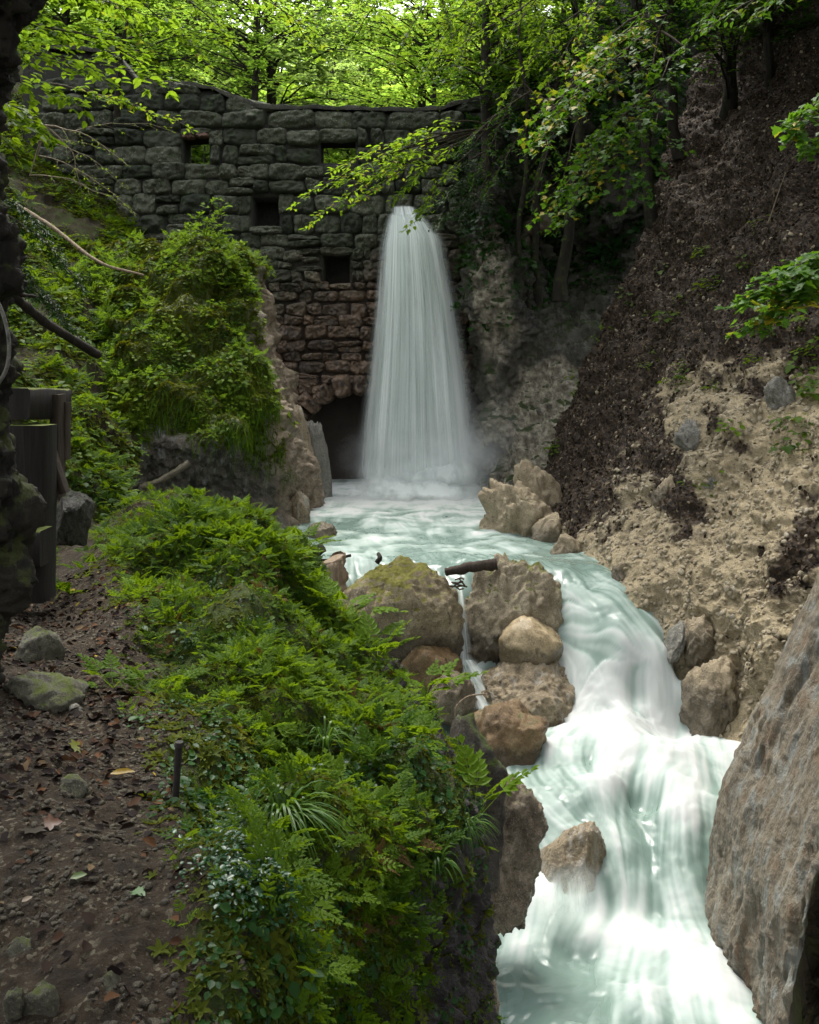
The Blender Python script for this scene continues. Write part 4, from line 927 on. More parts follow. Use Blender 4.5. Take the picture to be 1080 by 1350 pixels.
def pinnate(rng, pairs=4, wd=.5, droop=.35, cut=True):
    """a cut compound leaf along +x, arching"""
    pts = []; arc_ = lambda t: np.array([t, 0, .25*t-droop*t*t*1.4])
    def lobe(t, ang, ln):
        p = arc_(t); d = np.array([math.cos(ang), math.sin(ang), -.12]); u = np.array([.1, 0, 1.])
        pts.append(xf(oval(.46), p, d, u, ln))
        if cut:
            for sg in (-1, 1):
                a2 = ang+sg*.75; pts.append(xf(oval(.5), p+d*ln*.3, (math.cos(a2), math.sin(a2), -.15), u, ln*.55))
    for k in range(pairs):
        t = .32+.58*k/pairs; ln = .40*(1-.62*(k/pairs))*(1 if k else .95)
        for sg in (-1, 1): lobe(t, sg*(1.02-.1*k), ln*rng.uniform(.85, 1.1))
    lobe(.9, 0, .24)
    st = np.array([arc_(t)+o for t in (0, .5, .95) for o in ((0, .008, 0), (0, -.008, 0))])
    pts.append((st, [np.array([[0, 1, 3, 2], [2, 3, 5, 4]])]))
    return join(pts)
def herb(seed, n=6, cut=True, pairs=4):
    rng = np.random.RandomState(seed); P = []
    for k in range(n):
        az = k*2.4+rng.uniform(-.4, .4); el = rng.uniform(.25, 1.1); L = rng.uniform(.55, 1.)
        d = np.array([math.cos(az)*math.cos(el), math.sin(az)*math.cos(el), math.sin(el)])
        stem = d*rng.uniform(.15, .5)
        P.append(xf(pinnate(rng, pairs, cut=cut), stem, d, (0, 0, 1) if el < 1. else (-math.cos(az), -math.sin(az), .5), L))
        s_ = np.array([(0, .01, 0), (0, -.01, 0), stem+(0, .008, 0), stem-(0, .008, 0)]); P.append((s_, [np.array([[0, 1, 3, 2]])]))
    return join(P)
HERB = [herb(k) for k in range(5)]; HERB_S = [herb(20+k, 5, False, 3) for k in range(4)]
def rosette(seed, n=9):
    rng = np.random.RandomState(seed); P = []
    for k in range(n):
        az = rng.uniform(0, 6.28); el = rng.uniform(.1, 1.2); d = np.array([math.cos(az)*math.cos(el), math.sin(az)*math.cos(el), math.sin(el)])
        P.append(xf(oval(.75), d*rng.uniform(.2, .8), (math.cos(az), math.sin(az), rng.uniform(-.3, .2)), (.2*rng.randn(), .2*rng.randn(), 1), rng.uniform(.3, .5)))
    return join(P)
ROS = [rosette(40+k) for k in range(4)]
def broad(seed):
    rng = np.random.RandomState(seed); P = []
    for k in range(6):
        az = k*1.05+rng.uniform(-.3, .3); el = rng.uniform(.3, .9); d = np.array([math.cos(az)*math.cos(el), math.sin(az)*math.cos(el), math.sin(el)]); st = d*rng.uniform(.3, .8)
        P.append(xf(MP if seed % 2 else oval(.85), st, (math.cos(az), math.sin(az), -.25), (0, 0, 1), rng.uniform(.35, .6)))
        P.append((np.array([(0, .01, 0), (0, -.01, 0), st+(0, .008, 0), st-(0, .008, 0)]), [np.array([[0, 1, 3, 2]])]))
    return join(P)
BROAD = [broad(k) for k in range(4)]
def scat(mb, tpls, P, N, smin, smax, rng, upmix=.6, rlo=0., rhi=1.):
    """scatter template plants over points P whose ground normals are N"""
    k = rng.randint(0, len(tpls), len(P)); az = rng.uniform(0, 6.283, len(P))
    up = nrm(N*(1-upmix)+np.array([0, 0, 1.])*upmix+.12*rng.randn(len(P), 3)); ax = np.stack([np.cos(az), np.sin(az), 0*az], -1)
    ax = nrm(ax-up*np.sum(ax*up, -1, keepdims=True)); cl_ = fbm(P, .9, 2, .5, 401); s_ = rng.uniform(smin, smax, len(P))*rng.uniform(.75, 1.1, len(P))*np.clip(1+.6*fbm(P, 1.1, 2, .5, 402), .6, 1.4); r = np.clip(.65*rng.uniform(rlo, rhi, len(P))+.35*(.5+1.5*cl_), 0, 1)
    for t_ in range(len(tpls)):
        q = k == t_; mb.leaves(tpls[t_], P[q], ax[q], up[q], s_[q], r[q])

M['herb'] = leaf_mat('herb_leaf', (.012, .05, .003), (.135, .235, .006), .45, .55, .12, (.26, .38, .01))
M['dead'] = leaf_mat('withered_leaf', (.06, .035, .012), (.16, .11, .04), .3, .7, .1)
M['herb_dark'] = leaf_mat('dark_herb_leaf', (.010, .045, .006), (.035, .11, .012), .3, .45, .2)
M['cress'] = leaf_mat('glossy_small_leaf', (.012, .06, .018), (.045, .14, .055), .25, .3, .4)
M['moss'] = leaf_mat('moss_frond', (.022, .05, .003), (.14, .155, .007), .3, .7, .15)
M['grass'] = leaf_mat('grass_blade', (.035, .10, .012), (.10, .19, .025), .4, .4, .3)
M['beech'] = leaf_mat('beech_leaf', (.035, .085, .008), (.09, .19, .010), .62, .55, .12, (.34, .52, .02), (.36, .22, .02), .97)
M['beech_dark'] = leaf_mat('shaded_beech_leaf', (.02, .07, .010), (.07, .16, .012), .42, .55, .12, None, (.28, .2, .02), .98)  # beech leaf again in darker tones, the shade put into its colour
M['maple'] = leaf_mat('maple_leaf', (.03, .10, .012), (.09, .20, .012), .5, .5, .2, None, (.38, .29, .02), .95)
M['sunny'] = leaf_mat('sunlit_crown_leaf', (.09, .17, .015), (.20, .35, .03), .7, .6, .1, (.52, .80, .09), (.42, .30, .02), .97)  # leaf colour lightened so the far crowns look sunlit
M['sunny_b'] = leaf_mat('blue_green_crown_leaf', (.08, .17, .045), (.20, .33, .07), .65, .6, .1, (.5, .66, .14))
M['needle'] = leaf_mat('spruce_needle', (.008, .030, .008), (.025, .07, .012), .2, .55, .25)
M['outleaf'] = leaf_mat('outcrop_plant_leaf', (.03, .09, .006), (.185, .26, .014), .45, .6, .12, (.22, .36, .02))
M['bark'] = bark_mat('bark', (.010, .008, .006), (.035, .028, .02), .1); M['bark_moss'] = bark_mat('mossy_bark', (.007, .006, .004), (.026, .021, .015), .45, (.030, .036, .008))
M['twig'] = bark_mat('twig', (.03, .022, .014), (.07, .055, .035), .1); M['pale_twig'] = bark_mat('pale_twig', (.10, .08, .05), (.22, .18, .12), 0.)

def spray(S, Lf, p0, p1, wid, ntw, nl, lsize, seed, tpl=None, sag=.12, r0=.012, rlo=0., rhi=1., flat=.25, tilt=None, bare=.15):
    """a bough: main stem, alternate side twigs in one plane, leaves both sides of each twig"""
    rng = np.random.RandomState(seed); p0, p1 = np.array(p0, float), np.array(p1, float); tpl = tpl or OV
    ax = p1-p0; Ln = np.linalg.norm(ax); t = np.linspace(0, 1, 9)[:, None]
    up = np.array([0, 0, 1.]) if tilt is None else nrm(np.array(tilt, float))
    C = p0+ax*t+up*(sag*Ln*(4*t*(1-t))*.6)-np.array([0, 0, 1.])*sag*Ln*.5*t*t+.03*Ln*np.stack([fbm(np.c_[t*3, t*0+seed, t*0], 1, 2, .5, k) for k in (1, 2, 3)], -1)
    S.tube(C, np.linspace(r0, r0*.25, 9), 5)
    axn = nrm(ax); side = nrm(np.cross(up, axn)); pos = []; dr = []; upv = []
    for k in range(ntw):
        f = bare+(1-bare)*(k+.5)/ntw; b = np.array([np.interp(f, t[:, 0], C[:, j]) for j in range(3)]); sg = 1 if k % 2 else -1
        d = nrm(axn*rng.uniform(.5, 1.)+side*sg*rng.uniform(.7, 1.1)+up*rng.uniform(-.25, .2)); tl = wid*(1-.65*f)*rng.uniform(.6, 1.15)
        tt_ = np.linspace(0, 1, 5)[:, None]; T = b+d*tl*tt_-np.array([0, 0, .16])*tl*tt_**2
        S.tube(T, np.linspace(r0*.35, r0*.12, 5), 3)
        q = rng.uniform(.1, 1.05, nl); pp = b+d*tl*q[:, None]-np.array([0, 0, .16])*tl*(q**2)[:, None]
        sg2 = np.where(np.arange(nl) % 2, 1, -1)[:, None]; sd2 = nrm(np.cross(up, d))
        a_ = d*.75+sd2*sg2*.85+.25*rng.randn(nl, 3); pos.append(pp+.25*lsize*rng.randn(nl, 3)); dr.append(a_-np.array([0, 0, .22])); upv.append(up+flat*rng.randn(nl, 3))
    nl2 = nl
    q = rng.uniform(.7, 1.02, nl2); pp = np.stack([np.interp(q, t[:, 0], C[:, j]) for j in range(3)], -1); pos.append(pp); dr.append(axn+.7*side*rng.choice([-1, 1], nl2)[:, None]+.2*rng.randn(nl2, 3)); upv.append(up+flat*rng.randn(nl2, 3))
    pos, dr, upv = np.concatenate(pos), np.concatenate(dr), np.concatenate(upv); n = len(pos)
    Lf.leaves(tpl, pos, dr, upv, lsize*rng.uniform(.65, 1.2, n), np.clip(rng.uniform(rlo, rhi)+.22*rng.randn(n), 0, 1))

def tree(name, base, top, r, label, cat='tree', group=None, sprays=(), leaf='beech', bark='bark', lsize=.11, ntw=9, nl=8, sides=10, seed=0, tpl=None, rlo=.1, rhi=.8, sag=.15, wid=.5, bend=.3, limb_r=.25, mids=None):
    """sprays: (x, y, z of the tip) in world space; each bough leaves the trunk below the height of its tip"""
    rng = np.random.RandomState(seed); base, top = np.array(base, float), np.array(top, float)
    root = empty(name, tuple(base)); tag(root, label, cat, group); S, Lf = MB(), MB()
    n = 26; t = np.linspace(0, 1, n)[:, None]; H = np.linalg.norm(top-base)
    C = base+(top-base)*t+bend*np.stack([fbm(np.c_[t*2.2, t*0+seed, t*0], 1, 3, .5, k) for k in (4, 5, 6)], -1)*np.array([1, 1, .1])
    if mids is not None: C = cr(len(mids), n)@np.array(mids, float)
    S.tube(C, r*(1-.72*t[:, 0]**.9)*(1+.5*np.exp(-t[:, 0]*14)), sides, .5, .35, seed)
    for k, tip in enumerate(sprays):
        tip = np.array(tip, float); hz = np.linalg.norm(tip[:2]-C[:, :2].mean(0)); zc = tip[2]-.35*hz+rng.uniform(-.3, .3)
        j = int(np.clip(np.argmin(np.abs(C[:, 2]-zc)), 2, n-2)); spray(S, Lf, C[j], tip, wid*hz, ntw, nl, lsize, seed*131+k, tpl, sag, max(.012, r*limb_r*(1-.6*j/n)), rlo, rhi)
    S.build('trunk', M[bark], root); Lf.build('crown', M[leaf], root); return root
def copy_tree(o, loc, rz, sc, label=None):
    c = o.copy(); COL.objects.link(c); c.location = loc; c.rotation_euler = (0, 0, rz); c.scale = (sc, sc, sc)
    if label: c['label'] = label
    for ch in o.children:
        d = ch.copy(); COL.objects.link(d); d.parent = c
    return c
def dome(rng, c, rad, n, zlo=-.5):
    """tips of boughs through a rounded crown"""
    out = []
    while len(out) < n:
        p = rng.uniform(-1, 1, 3)
        if np.linalg.norm(p) > 1 or p[2] < zlo: continue
        out.append(np.array(c)+p*np.array(rad))
    return out

def hit(p, px, py):
    q = pix(p.P).reshape(-1, 2); d = (q[:, 0]-px)**2+(q[:, 1]-py)**2; z = p.P.reshape(-1, 3)[:, 1]
    k = np.argmin(d+np.where(d < 90, z*2, 1e4)) if (d < 90).any() else np.argmin(d)
    return p.P.reshape(-1, 3)[k], p.N.reshape(-1, 3)[k]
# ---- the sunlit wood beyond the wall
g = 'sunlit trees on the hillside beyond the dam wall'
labs = ['yellow-green sunlit broadleaf tree on the hillside beyond the wall', 'pale blue-green leafy tree on the hillside beyond the wall', 'deep green leafy tree on the hillside beyond the wall']
protos = []
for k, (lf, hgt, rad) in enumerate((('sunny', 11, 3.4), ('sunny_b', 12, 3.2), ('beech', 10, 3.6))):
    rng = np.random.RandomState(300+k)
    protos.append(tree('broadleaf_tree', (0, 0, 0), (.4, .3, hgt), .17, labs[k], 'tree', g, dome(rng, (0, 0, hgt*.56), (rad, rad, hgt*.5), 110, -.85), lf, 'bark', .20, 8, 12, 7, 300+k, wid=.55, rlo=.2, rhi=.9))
FZ = lambda x, y: (lambda P: P[np.argmin((P[:, 0]-x)**2+(P[:, 1]-y)**2), 2])(far.P.reshape(-1, 3))
SP = [(0,-10,35,1.5),(1,-5.0,37,1.6),(0,-12.5,36,1.6),(0,.2,36.5,1.45),(2,3.2,35,1.4),(0,6.5,37,1.5),(2,-15,38,1.7),(0,-2.5,33.5,.6),(1,-6.5,33,.5),(1,-12,44,1.1),(0,-7.5,45,1.0),(1,-3.5,47,1.0),(0,1.5,46,1.05),(0,6,45,1.1),(2,10,43,1.1),
      (1,-15,56,1.3),(0,-9,58,1.3),(1,-4,60,1.3),(0,2,58,1.3),(2,8,57,1.3),(1,14,56,1.3),(0,-18,72,1.5),(1,-11,74,1.5),(0,-4,75,1.5),(1,4,74,1.5),(0,11,74,1.5),(1,19,73,1.5),(0,-6,40,.7),(1,-9.5,50,1.),(0,-2,42,1.),(0,-10,41,1.),(0,3.5,51,1.2),(0,-6.5,52,1.2),(1,-13,50,1.2),(0,-1,53,1.2),(0,-14,65,1.5),(0,-8,66,1.5),(1,-2,67,1.5),(0,5,66,1.5),(0,-11,54,1.1),(1,7.5,50,1.1)]
for row, (y, s_) in enumerate(((39, .9), (48, 1.1), (57, 1.3), (66, 1.5), (78, 1.7), (93, 2.2))):
    for x in np.arange(-.30*y-3, .42*y, 2.5*s_): SP.append((int(R.choice([0, 0, 1, 2])), x+R.uniform(-1, 1), y+R.uniform(-2, 2), s_*R.uniform(.85, 1.15)))
used = set()
for k, x, y, s_ in SP:
    loc = (x, y, FZ(x, y)-.2); rz = R.uniform(0, 6.28)
    if k not in used:
        o = protos[k]; used.add(k); o.location = loc; o.rotation_euler = (0, 0, rz); o.scale = (s_,)*3
    else: copy_tree(protos[k], loc, rz, s_)

# ---- trees standing close: just behind the wall and at the top right
def tips(L): return [W(*p) for p in L]
def cloud(rng, x0, x1, y0, y1, d0, d1, n): return [W(rng.uniform(x0, x1), rng.uniform(y0, y1), rng.uniform(d0, d1)) for _ in range(n)]
rng = np.random.RandomState(5)
tree('beech_tree', W(575, 260, 30.5), W(600, -260, 30), .08, 'yellow-green beech tree reaching over the middle of the dam wall crest', sprays=cloud(rng, 380, 640, -30, 128, 27.6, 30.5, 44)+cloud(rng, 380, 660, -230, -20, 28, 31, 6), leaf='sunny', limb_r=.4, lsize=.15, ntw=10, nl=9, seed=11, rlo=.3, rhi=.95)
tree('beech_tree', W(655, 250, 27.8), W(650, -300, 27.6), .17, 'leafy beech tree rising behind the right end of the dam wall', sprays=cloud(rng, 560, 740, -30, 150, 25.8, 28.5, 44)+cloud(rng, 540, 760, -230, -20, 26.6, 29, 8), leaf='beech', lsize=.14, ntw=10, nl=9, seed=12, rlo=.0, rhi=.75)
tree('beech_tree', W(335, 240, 31), W(330, -260, 31), .14, 'loose-leaved pale green tree behind the wall where its crest steps down', sprays=cloud(rng, 150, 400, -40, 105, 28.5, 32, 46)+cloud(rng, 120, 420, -230, -20, 29, 32, 8), leaf='sunny', lsize=.16, ntw=8, nl=7, seed=13, rlo=.1, rhi=.9)
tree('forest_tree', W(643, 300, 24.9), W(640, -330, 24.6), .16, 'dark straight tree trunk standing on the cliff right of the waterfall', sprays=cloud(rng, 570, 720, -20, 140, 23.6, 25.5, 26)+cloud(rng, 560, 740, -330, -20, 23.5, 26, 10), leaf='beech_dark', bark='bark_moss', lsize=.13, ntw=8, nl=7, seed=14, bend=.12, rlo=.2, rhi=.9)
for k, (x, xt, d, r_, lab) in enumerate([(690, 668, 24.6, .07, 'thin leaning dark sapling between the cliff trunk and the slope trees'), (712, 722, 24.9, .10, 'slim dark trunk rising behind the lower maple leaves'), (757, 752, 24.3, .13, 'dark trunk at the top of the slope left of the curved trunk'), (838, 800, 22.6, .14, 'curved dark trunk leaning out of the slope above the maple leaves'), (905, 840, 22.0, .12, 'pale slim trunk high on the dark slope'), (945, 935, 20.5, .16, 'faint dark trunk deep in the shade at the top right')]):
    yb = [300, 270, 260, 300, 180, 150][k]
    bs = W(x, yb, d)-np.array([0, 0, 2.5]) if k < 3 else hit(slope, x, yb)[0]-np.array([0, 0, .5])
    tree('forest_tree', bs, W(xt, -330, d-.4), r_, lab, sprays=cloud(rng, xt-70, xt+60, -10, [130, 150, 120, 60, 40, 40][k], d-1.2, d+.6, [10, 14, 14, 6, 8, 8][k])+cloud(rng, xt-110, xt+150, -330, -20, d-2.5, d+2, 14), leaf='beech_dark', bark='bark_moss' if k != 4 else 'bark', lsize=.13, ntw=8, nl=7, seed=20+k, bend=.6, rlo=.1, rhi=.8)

g2 = 'tall trees added to shade the gorge'
rng = np.random.RandomState(77)
gt = tree('shade_tree', (0, 0, 0), (.5, .2, 11), .2, 'tall dark broadleaf tree added beside the gorge to shade it from above', 'tree', g2, dome(rng, (0, 0, 9.2), (3.7, 3.7, 3.6), 75, -.9), 'beech_dark', 'bark_moss', .2, 9, 11, 8, 77, wid=.5)
for k, (x, y, z, s_) in enumerate([(-8.6, 15.5, 1.2, 1.), (-7.2, 10.8, .6, .95), (9.4, 19, 2.6, .95), (9.6, 14.2, 2.0, .95), (5.4, 8.2, .4, .95), (4.4, 5.2, -.4, .9), (8.2, 9.6, 1.6, .9), (3.9, .4, -1., .85), (6.8, 3.6, 1., .9), (1.2, -3.5, -1., .9), (11.5, 17, 5, 1.), (12.5, 21.5, 6, 1.1), (11.5, 12, 4, 1.), (8.2, 22.8, 2.8, .8), (8.6, 17.5, 2.2, .9), (7.3, 15.3, 1.0, .85), (7.7, 18.4, 1.8, .9), (-3.6, -1.5, -.8, .9)]):  # mostly unseen trees, put in to shade the gorge and its water
    if k == 0: gt.location = (x, y, z); gt.scale = (s_,)*3
    else: copy_tree(gt, (x, y, z), k*1.3, s_)
# ---- boughs hanging into the picture
def bough(name, label, cat, segs, leaf, lsize, wid, ntw, nl, seed, tpl=None, bark='twig', r0=.02, sag=.1, rlo=.2, rhi=.9, parent=None, **kw):
    """segs: (px0, py0, d0, px1, py1, d1)"""
    a = W(*segs[0][:3]); root = empty(name, tuple(a)); tag(root, label, cat); S, Lf = MB(), MB()
    for k, s_ in enumerate(segs):
        b = W(*s_[:3])
        if k and np.linalg.norm(b-a) > .01: S.tube(np.array([a, (a+b)/2+np.array([0, 0, .02]), b]), [r0*.9, r0*.75, r0*.6], 5)
        spray(S, Lf, W(*s_[:3]), W(*s_[3:]), wid*np.linalg.norm(W(*s_[:3])-W(*s_[3:])), ntw, nl, lsize, seed+k, tpl, sag, r0 if k == 0 else r0*.6, rlo, rhi, **kw)
    S.build('stem', M[bark], root); Lf.build('leaves', M[leaf], root); return root
bough('leafy_bough', 'green hornbeam bough sweeping left across the dam wall above the fall', 'branch',
  [(640,170,23.6,395,255,22.6),(600,175,23.6,440,215,22.9),(590,185,23.5,410,285,22.6),(610,190,23.4,470,262,22.5),(620,180,23.2,520,255,22.6),(620,200,23.1,545,290,22.4),(560,190,23.4,450,235,22.8),(575,195,23.4,500,225,22.8),(630,160,23.4,520,185,23)], 'beech', .15, .36, 13, 9, 500, r0=.03, rlo=.35, rhi=.85)
bough('leafy_bough', 'bright green bough spreading left of the maple leaves at the top of the cliff', 'branch',
  [(760,-20,21,600,60,20),(740,-30,21,640,90,20.2),(780,0,20.6,660,130,20),(760,-40,21,700,60,20),(800,-20,20.4,720,110,19.6),(740,-10,21.2,580,20,20.4),(820,-40,20,760,60,19.4),(700,-50,21.4,560,90,21)], 'beech', .12, .42, 12, 9, 511, r0=.03, rlo=.3, rhi=.85)
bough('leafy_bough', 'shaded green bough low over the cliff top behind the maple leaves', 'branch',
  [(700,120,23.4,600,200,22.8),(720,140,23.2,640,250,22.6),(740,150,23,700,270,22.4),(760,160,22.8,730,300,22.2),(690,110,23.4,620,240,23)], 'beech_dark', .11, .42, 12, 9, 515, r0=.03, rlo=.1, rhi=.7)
bough('conifer_bough', 'dark drooping conifer boughs beside the top of the waterfall', 'branch',
  [(640,200,24.3,585,235,23.6),(642,225,24.2,580,265,23.6),(640,245,24.2,577,295,23.5),(640,185,24.3,600,205,23.7),(642,235,24.2,610,300,23.7),(645,215,24.2,595,250,23.8)], 'needle', .10, .42, 14, 16, 520, OVN, r0=.02, sag=.05, rlo=.3, rhi=.9)
bough('maple_bough', 'bright maple boughs with yellowing leaves hanging over the dark cliff', 'branch',
  [(870,40,19.5,715,170,17.6),(850,20,19.4,695,185,17.8),(860,60,19.2,740,150,17.6),(880,20,19,770,85,17.3),(900,60,19,850,150,17.4),(860,90,19.2,700,180,18)], 'maple', .12, .42, 14, 11, 540, MP, r0=.03, sag=.12, rlo=.35, rhi=.95)
bough('maple_bough', 'lower maple bough of green and yellow leaves over the dark hollow', 'branch',
  [(860,120,18.8,760,245,17.4),(850,140,18.8,800,245,17.3),(870,150,18.7,840,262,17.2),(840,140,18.9,720,270,17.9),(850,130,18.8,780,200,17.4),(845,160,18.8,745,285,18)], 'maple', .11, .42, 13, 11, 560, MP, r0=.025, sag=.12, rlo=.1, rhi=.9)
bough('maple_bough', 'bright maple twig poking in at the right edge over the dark litter', 'branch', [(1120,120,11,1040,158,10.6),(1130,160,11,1062,200,10.6),(1110,110,11,1050,175,10.7)], 'maple', .11, .5, 8, 8, 580, MP, r0=.012, rlo=.4, rhi=.8)
bough('maple_bough', 'big sunlit maple bough reaching in at the right edge above the gravel', 'branch', [(1160,340,12.2,985,425,11.6),(1150,320,12,1000,375,11.5),(1150,360,12,1020,410,11.4),(1140,330,12,1045,370,11.4),(1130,370,12,975,395,11.6)], 'maple', .12, .42, 13, 11, 590, MP, r0=.02, rlo=.4, rhi=.85)
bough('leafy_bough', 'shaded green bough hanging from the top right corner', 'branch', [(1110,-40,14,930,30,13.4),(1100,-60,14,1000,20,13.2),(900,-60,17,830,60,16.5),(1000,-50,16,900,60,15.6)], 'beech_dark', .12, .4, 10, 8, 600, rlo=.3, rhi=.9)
bough('leafy_bough', 'large-leaved green bough spreading from the left under the top edge', 'branch',
  [(-60,20,11,190,70,12),(-70,60,11,150,100,11.6),(-60,-20,11,220,20,12),(-80,90,10.6,110,130,11),(-60,40,11.4,130,50,12),(-50,-30,11,120,0,12),(-80,110,10.5,60,170,10.6),(-60,70,11,235,105,12.4)], 'beech', .13, .34, 12, 9, 620, r0=.025, rlo=.05, rhi=.7)
bough('leafy_bough', 'thin bough with bright yellow-green leaves reaching over the left of the wall', 'branch', [(60,110,15,248,163,15),(90,115,15,180,140,15)], 'beech', .105, .2, 12, 7, 640, r0=.018, rlo=.5, rhi=.9, sag=.05)
bough('bare_branch', 'bare pale twisting twigs with sparse tiny leaves in front of the dark wall end', 'branch',
  [(60,165,16,170,210,15.8),(40,190,16,130,190,15.8),(50,205,16,180,275,15.6),(95,175,16,230,165,15.7),(70,190,16,165,240,15.7),(40,230,16,175,272,15.7),(95,200,16,110,260,15.8)], 'beech', .045, .35, 9, 4, 660, bark='pale_twig', r0=.017, rlo=.5, rhi=.9, sag=.12)
bough('leafy_bough', 'bright leafy crown bough crossing the top edge above the left window', 'branch', [(150,-60,17,300,40,17.4),(160,-50,17,420,30,18),(120,-40,16.6,280,80,17.2),(160,-30,17,330,-10,17.6),(280,-60,18,420,60,18.4),(360,-60,19,520,30,19),(90,-40,16,200,60,16.6)], 'beech', .12, .36, 12, 8, 680, r0=.03, rlo=.25, rhi=.95)
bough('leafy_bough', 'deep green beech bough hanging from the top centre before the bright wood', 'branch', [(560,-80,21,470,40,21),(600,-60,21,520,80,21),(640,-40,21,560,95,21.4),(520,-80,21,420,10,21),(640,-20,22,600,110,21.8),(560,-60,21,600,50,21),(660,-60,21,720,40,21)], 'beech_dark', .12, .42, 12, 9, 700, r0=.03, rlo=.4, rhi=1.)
tree('thin_tree', W(150, 150, 17), W(165, -150, 16.6), .045, 'thin dark forked stem at the top left in front of the raised wall end', sprays=tips([(190,-10,16.6),(130,72,16.4),(300,42,17),(250,45,16.8),(120,25,16.6),(215,-30,16.4)]), leaf='beech', lsize=.12, ntw=7, nl=5, seed=31, wid=.4, limb_r=.45)

# ---- the old tree in the left foreground
rng = np.random.RandomState(8)
ot = empty('old_tree', tuple(W(-40, 850, 4.9))); tag(ot, 'dark gnarled mossy old tree trunk along the left edge of the path', 'tree')
S = MB(); mids = [W(-62, 900, 4.8), W(-52, 800, 4.85), W(-18, 700, 4.9), W(-34, 560, 4.9), W(-40, 440, 4.9), W(-46, 330, 4.9), W(-52, 200, 4.9), W(-50, 100, 4.9), W(-14, 10, 4.85), W(20, -90, 4.8), W(20, -260, 4.7)]
C = cr(len(mids), 240)@np.array(mids); S.tube(C, np.interp(np.linspace(0, 1, 240), [0, .12, .3, .45, .7, .8, 1], [.20, .22, .195, .20, .19, .18, .15]), 90, .5, .5, 4)
vv = S.v[0]; dirv = vv-np.repeat(C, 90, 0); vv += nrm(dirv)*(.040*fbm(vv*np.array([1, 1, .3]), 8, 5, .62, 77, True)-.018*fbm(vv, 16, 4, .6, 78, True))[:, None]
S.build('trunk', M['bark_moss'], ot)
S2, L2 = MB(), MB(); top = C[-1]
for k in range(80):
    a = rng.uniform(0, 6.28); rr = rng.uniform(.6, 3.9); tip = np.array([-1.3+math.cos(a)*rr*1.15, 2.7+math.sin(a)*rr*1.1, rng.uniform(4.2, 7.5)])
    spray(S2, L2, top+np.array([0, 0, rng.uniform(-.3, .6)]), tip, 1.2, 14, 11, .15, 900+k, r0=.03)
S2.build('limb', M['bark'], ot); L2.build('crown', M['beech_dark'], ot)  # unseen crown above the trunk, made denser to shade the path below
log('cable', [(-4,395,4.62),(6,420,4.62),(12,452,4.62),(9,485,4.62),(-6,512,4.62)], .009, .009, M['grey_rock'], 'grey-blue cable looped round the old trunk at the left edge', 'cable', 8, 0.)
bough('fern', 'bright arching fern frond beside the timber frame boards', 'fern', [(84,545,8.0,126,523,8.2),(84,548,8.0,112,520,8.0)], 'herb', .05, .35, 12, 6, 720, OVN, r0=.006, rlo=.7, rhi=1., sag=.2)
bough('spruce_bough', 'dark drooping spruce boughs on the left hillside behind the old trunk', 'branch', [(-20,270,13,110,370,13.6),(-30,310,13,90,420,13.4),(-30,250,13,60,300,13.4),(-20,350,13,110,440,13.8),(-30,300,13,40,380,13)], 'needle', .07, .42, 18, 26, 740, OVN, r0=.02, sag=.15, rlo=.3, rhi=1.)
bough('leafy_bough', 'fresh green leafy twig at the left edge beside the old trunk', 'branch', [(-40,120,6.5,40,150,6.4),(-40,150,6.5,30,210,6.3),(-50,140,6.4,45,175,6.4)], 'herb', .075, .4, 8, 6, 760, r0=.01, rlo=.3, rhi=.8)

# ------------------------------------------------------------------ plants on the ground
def stuff(mb, name, mat):
    o = mb.build(name, mat); o['kind'] = 'stuff'; return o
rng = np.random.RandomState(21)
qb = pix(bank.P); un = bank.u; nz_ = fbm(bank.P, .9, 3, .5, 303)
green = np.clip(1-pthm-.8*clm, 0, 1); inview = ((qb[..., 0] > -60) & (qb[..., 0] < 760) & (bank.P[..., 1] > 2.1)).astype(float)
crest = smooth(.42, .52, un)*smooth(.82, .66, un)
tall = green*inview*(.12+crest*.8)*smooth(.0, .36, nz_+.34*smooth(.5, .66, un)+.3*smooth(5, 8, bank.P[..., 1]))*np.clip(bank.P[..., 1]/6, .55, 1.5)
H = MB(); P, N = bank.sample(1900, tall, rng); scat(H, HERB, P, N, .075, .175, rng, .65, .15, 1.)
P, N = bank.sample(2300, green*inview*smooth(-.25, .3, nz_), rng); scat(H, HERB_S, P, N, .05, .12, rng, .5, 0, .9)
P, N = bank.sample(420, tall, rng); scat(H, BROAD, P, N, .07, .14, rng, .6, .2, .8); stuff(H, 'herb_cover', M['herb'])
H = MB(); P, N = bank.sample(150, tall, rng); scat(H, HERB, P, N, .06, .14, rng, .4, 0, 1.); stuff(H, 'withered_herbs', M['dead'])
H = MB(); P, N = bank.sample(2600, green*inview*smooth(-.3, .2, -nz_+.1)*np.clip(7/bank.P[..., 1], .4, 2), rng); scat(H, ROS, P, N, .04, .09, rng, .4, 0, 1.); stuff(H, 'leafy_undergrowth', M['herb_dark'])
H = MB(); P, N = bank.sample(26000, (green+.12*clm*smooth(.95, .8, un))*inview*np.clip(5/bank.P[..., 1], .25, 2.), rng)
tiny = [join([xf(oval(.4), (0, 0, 0), (math.cos(a), math.sin(a), .5), (0, 0, 1), 1.) for a in (0, 1.3, 2.5, 3.8, 5.0)])]
scat(H, tiny, P, N, .016, .042, rng, .2, 0, 1.); stuff(H, 'moss', M['moss'])
cm = np.exp(-((qb[..., 0]-345)/70)**2-((qb[..., 1]-1160)/55)**2); H = MB(); P, N = bank.sample(420, cm*inview*(bank.P[..., 1] < 5), rng); P = P+np.array([0, 0, .03]); scat(H, ROS, P, N, .025, .05, rng, .7, 0, 1.); stuff(H, 'small_leaved_cress', M['cress'])
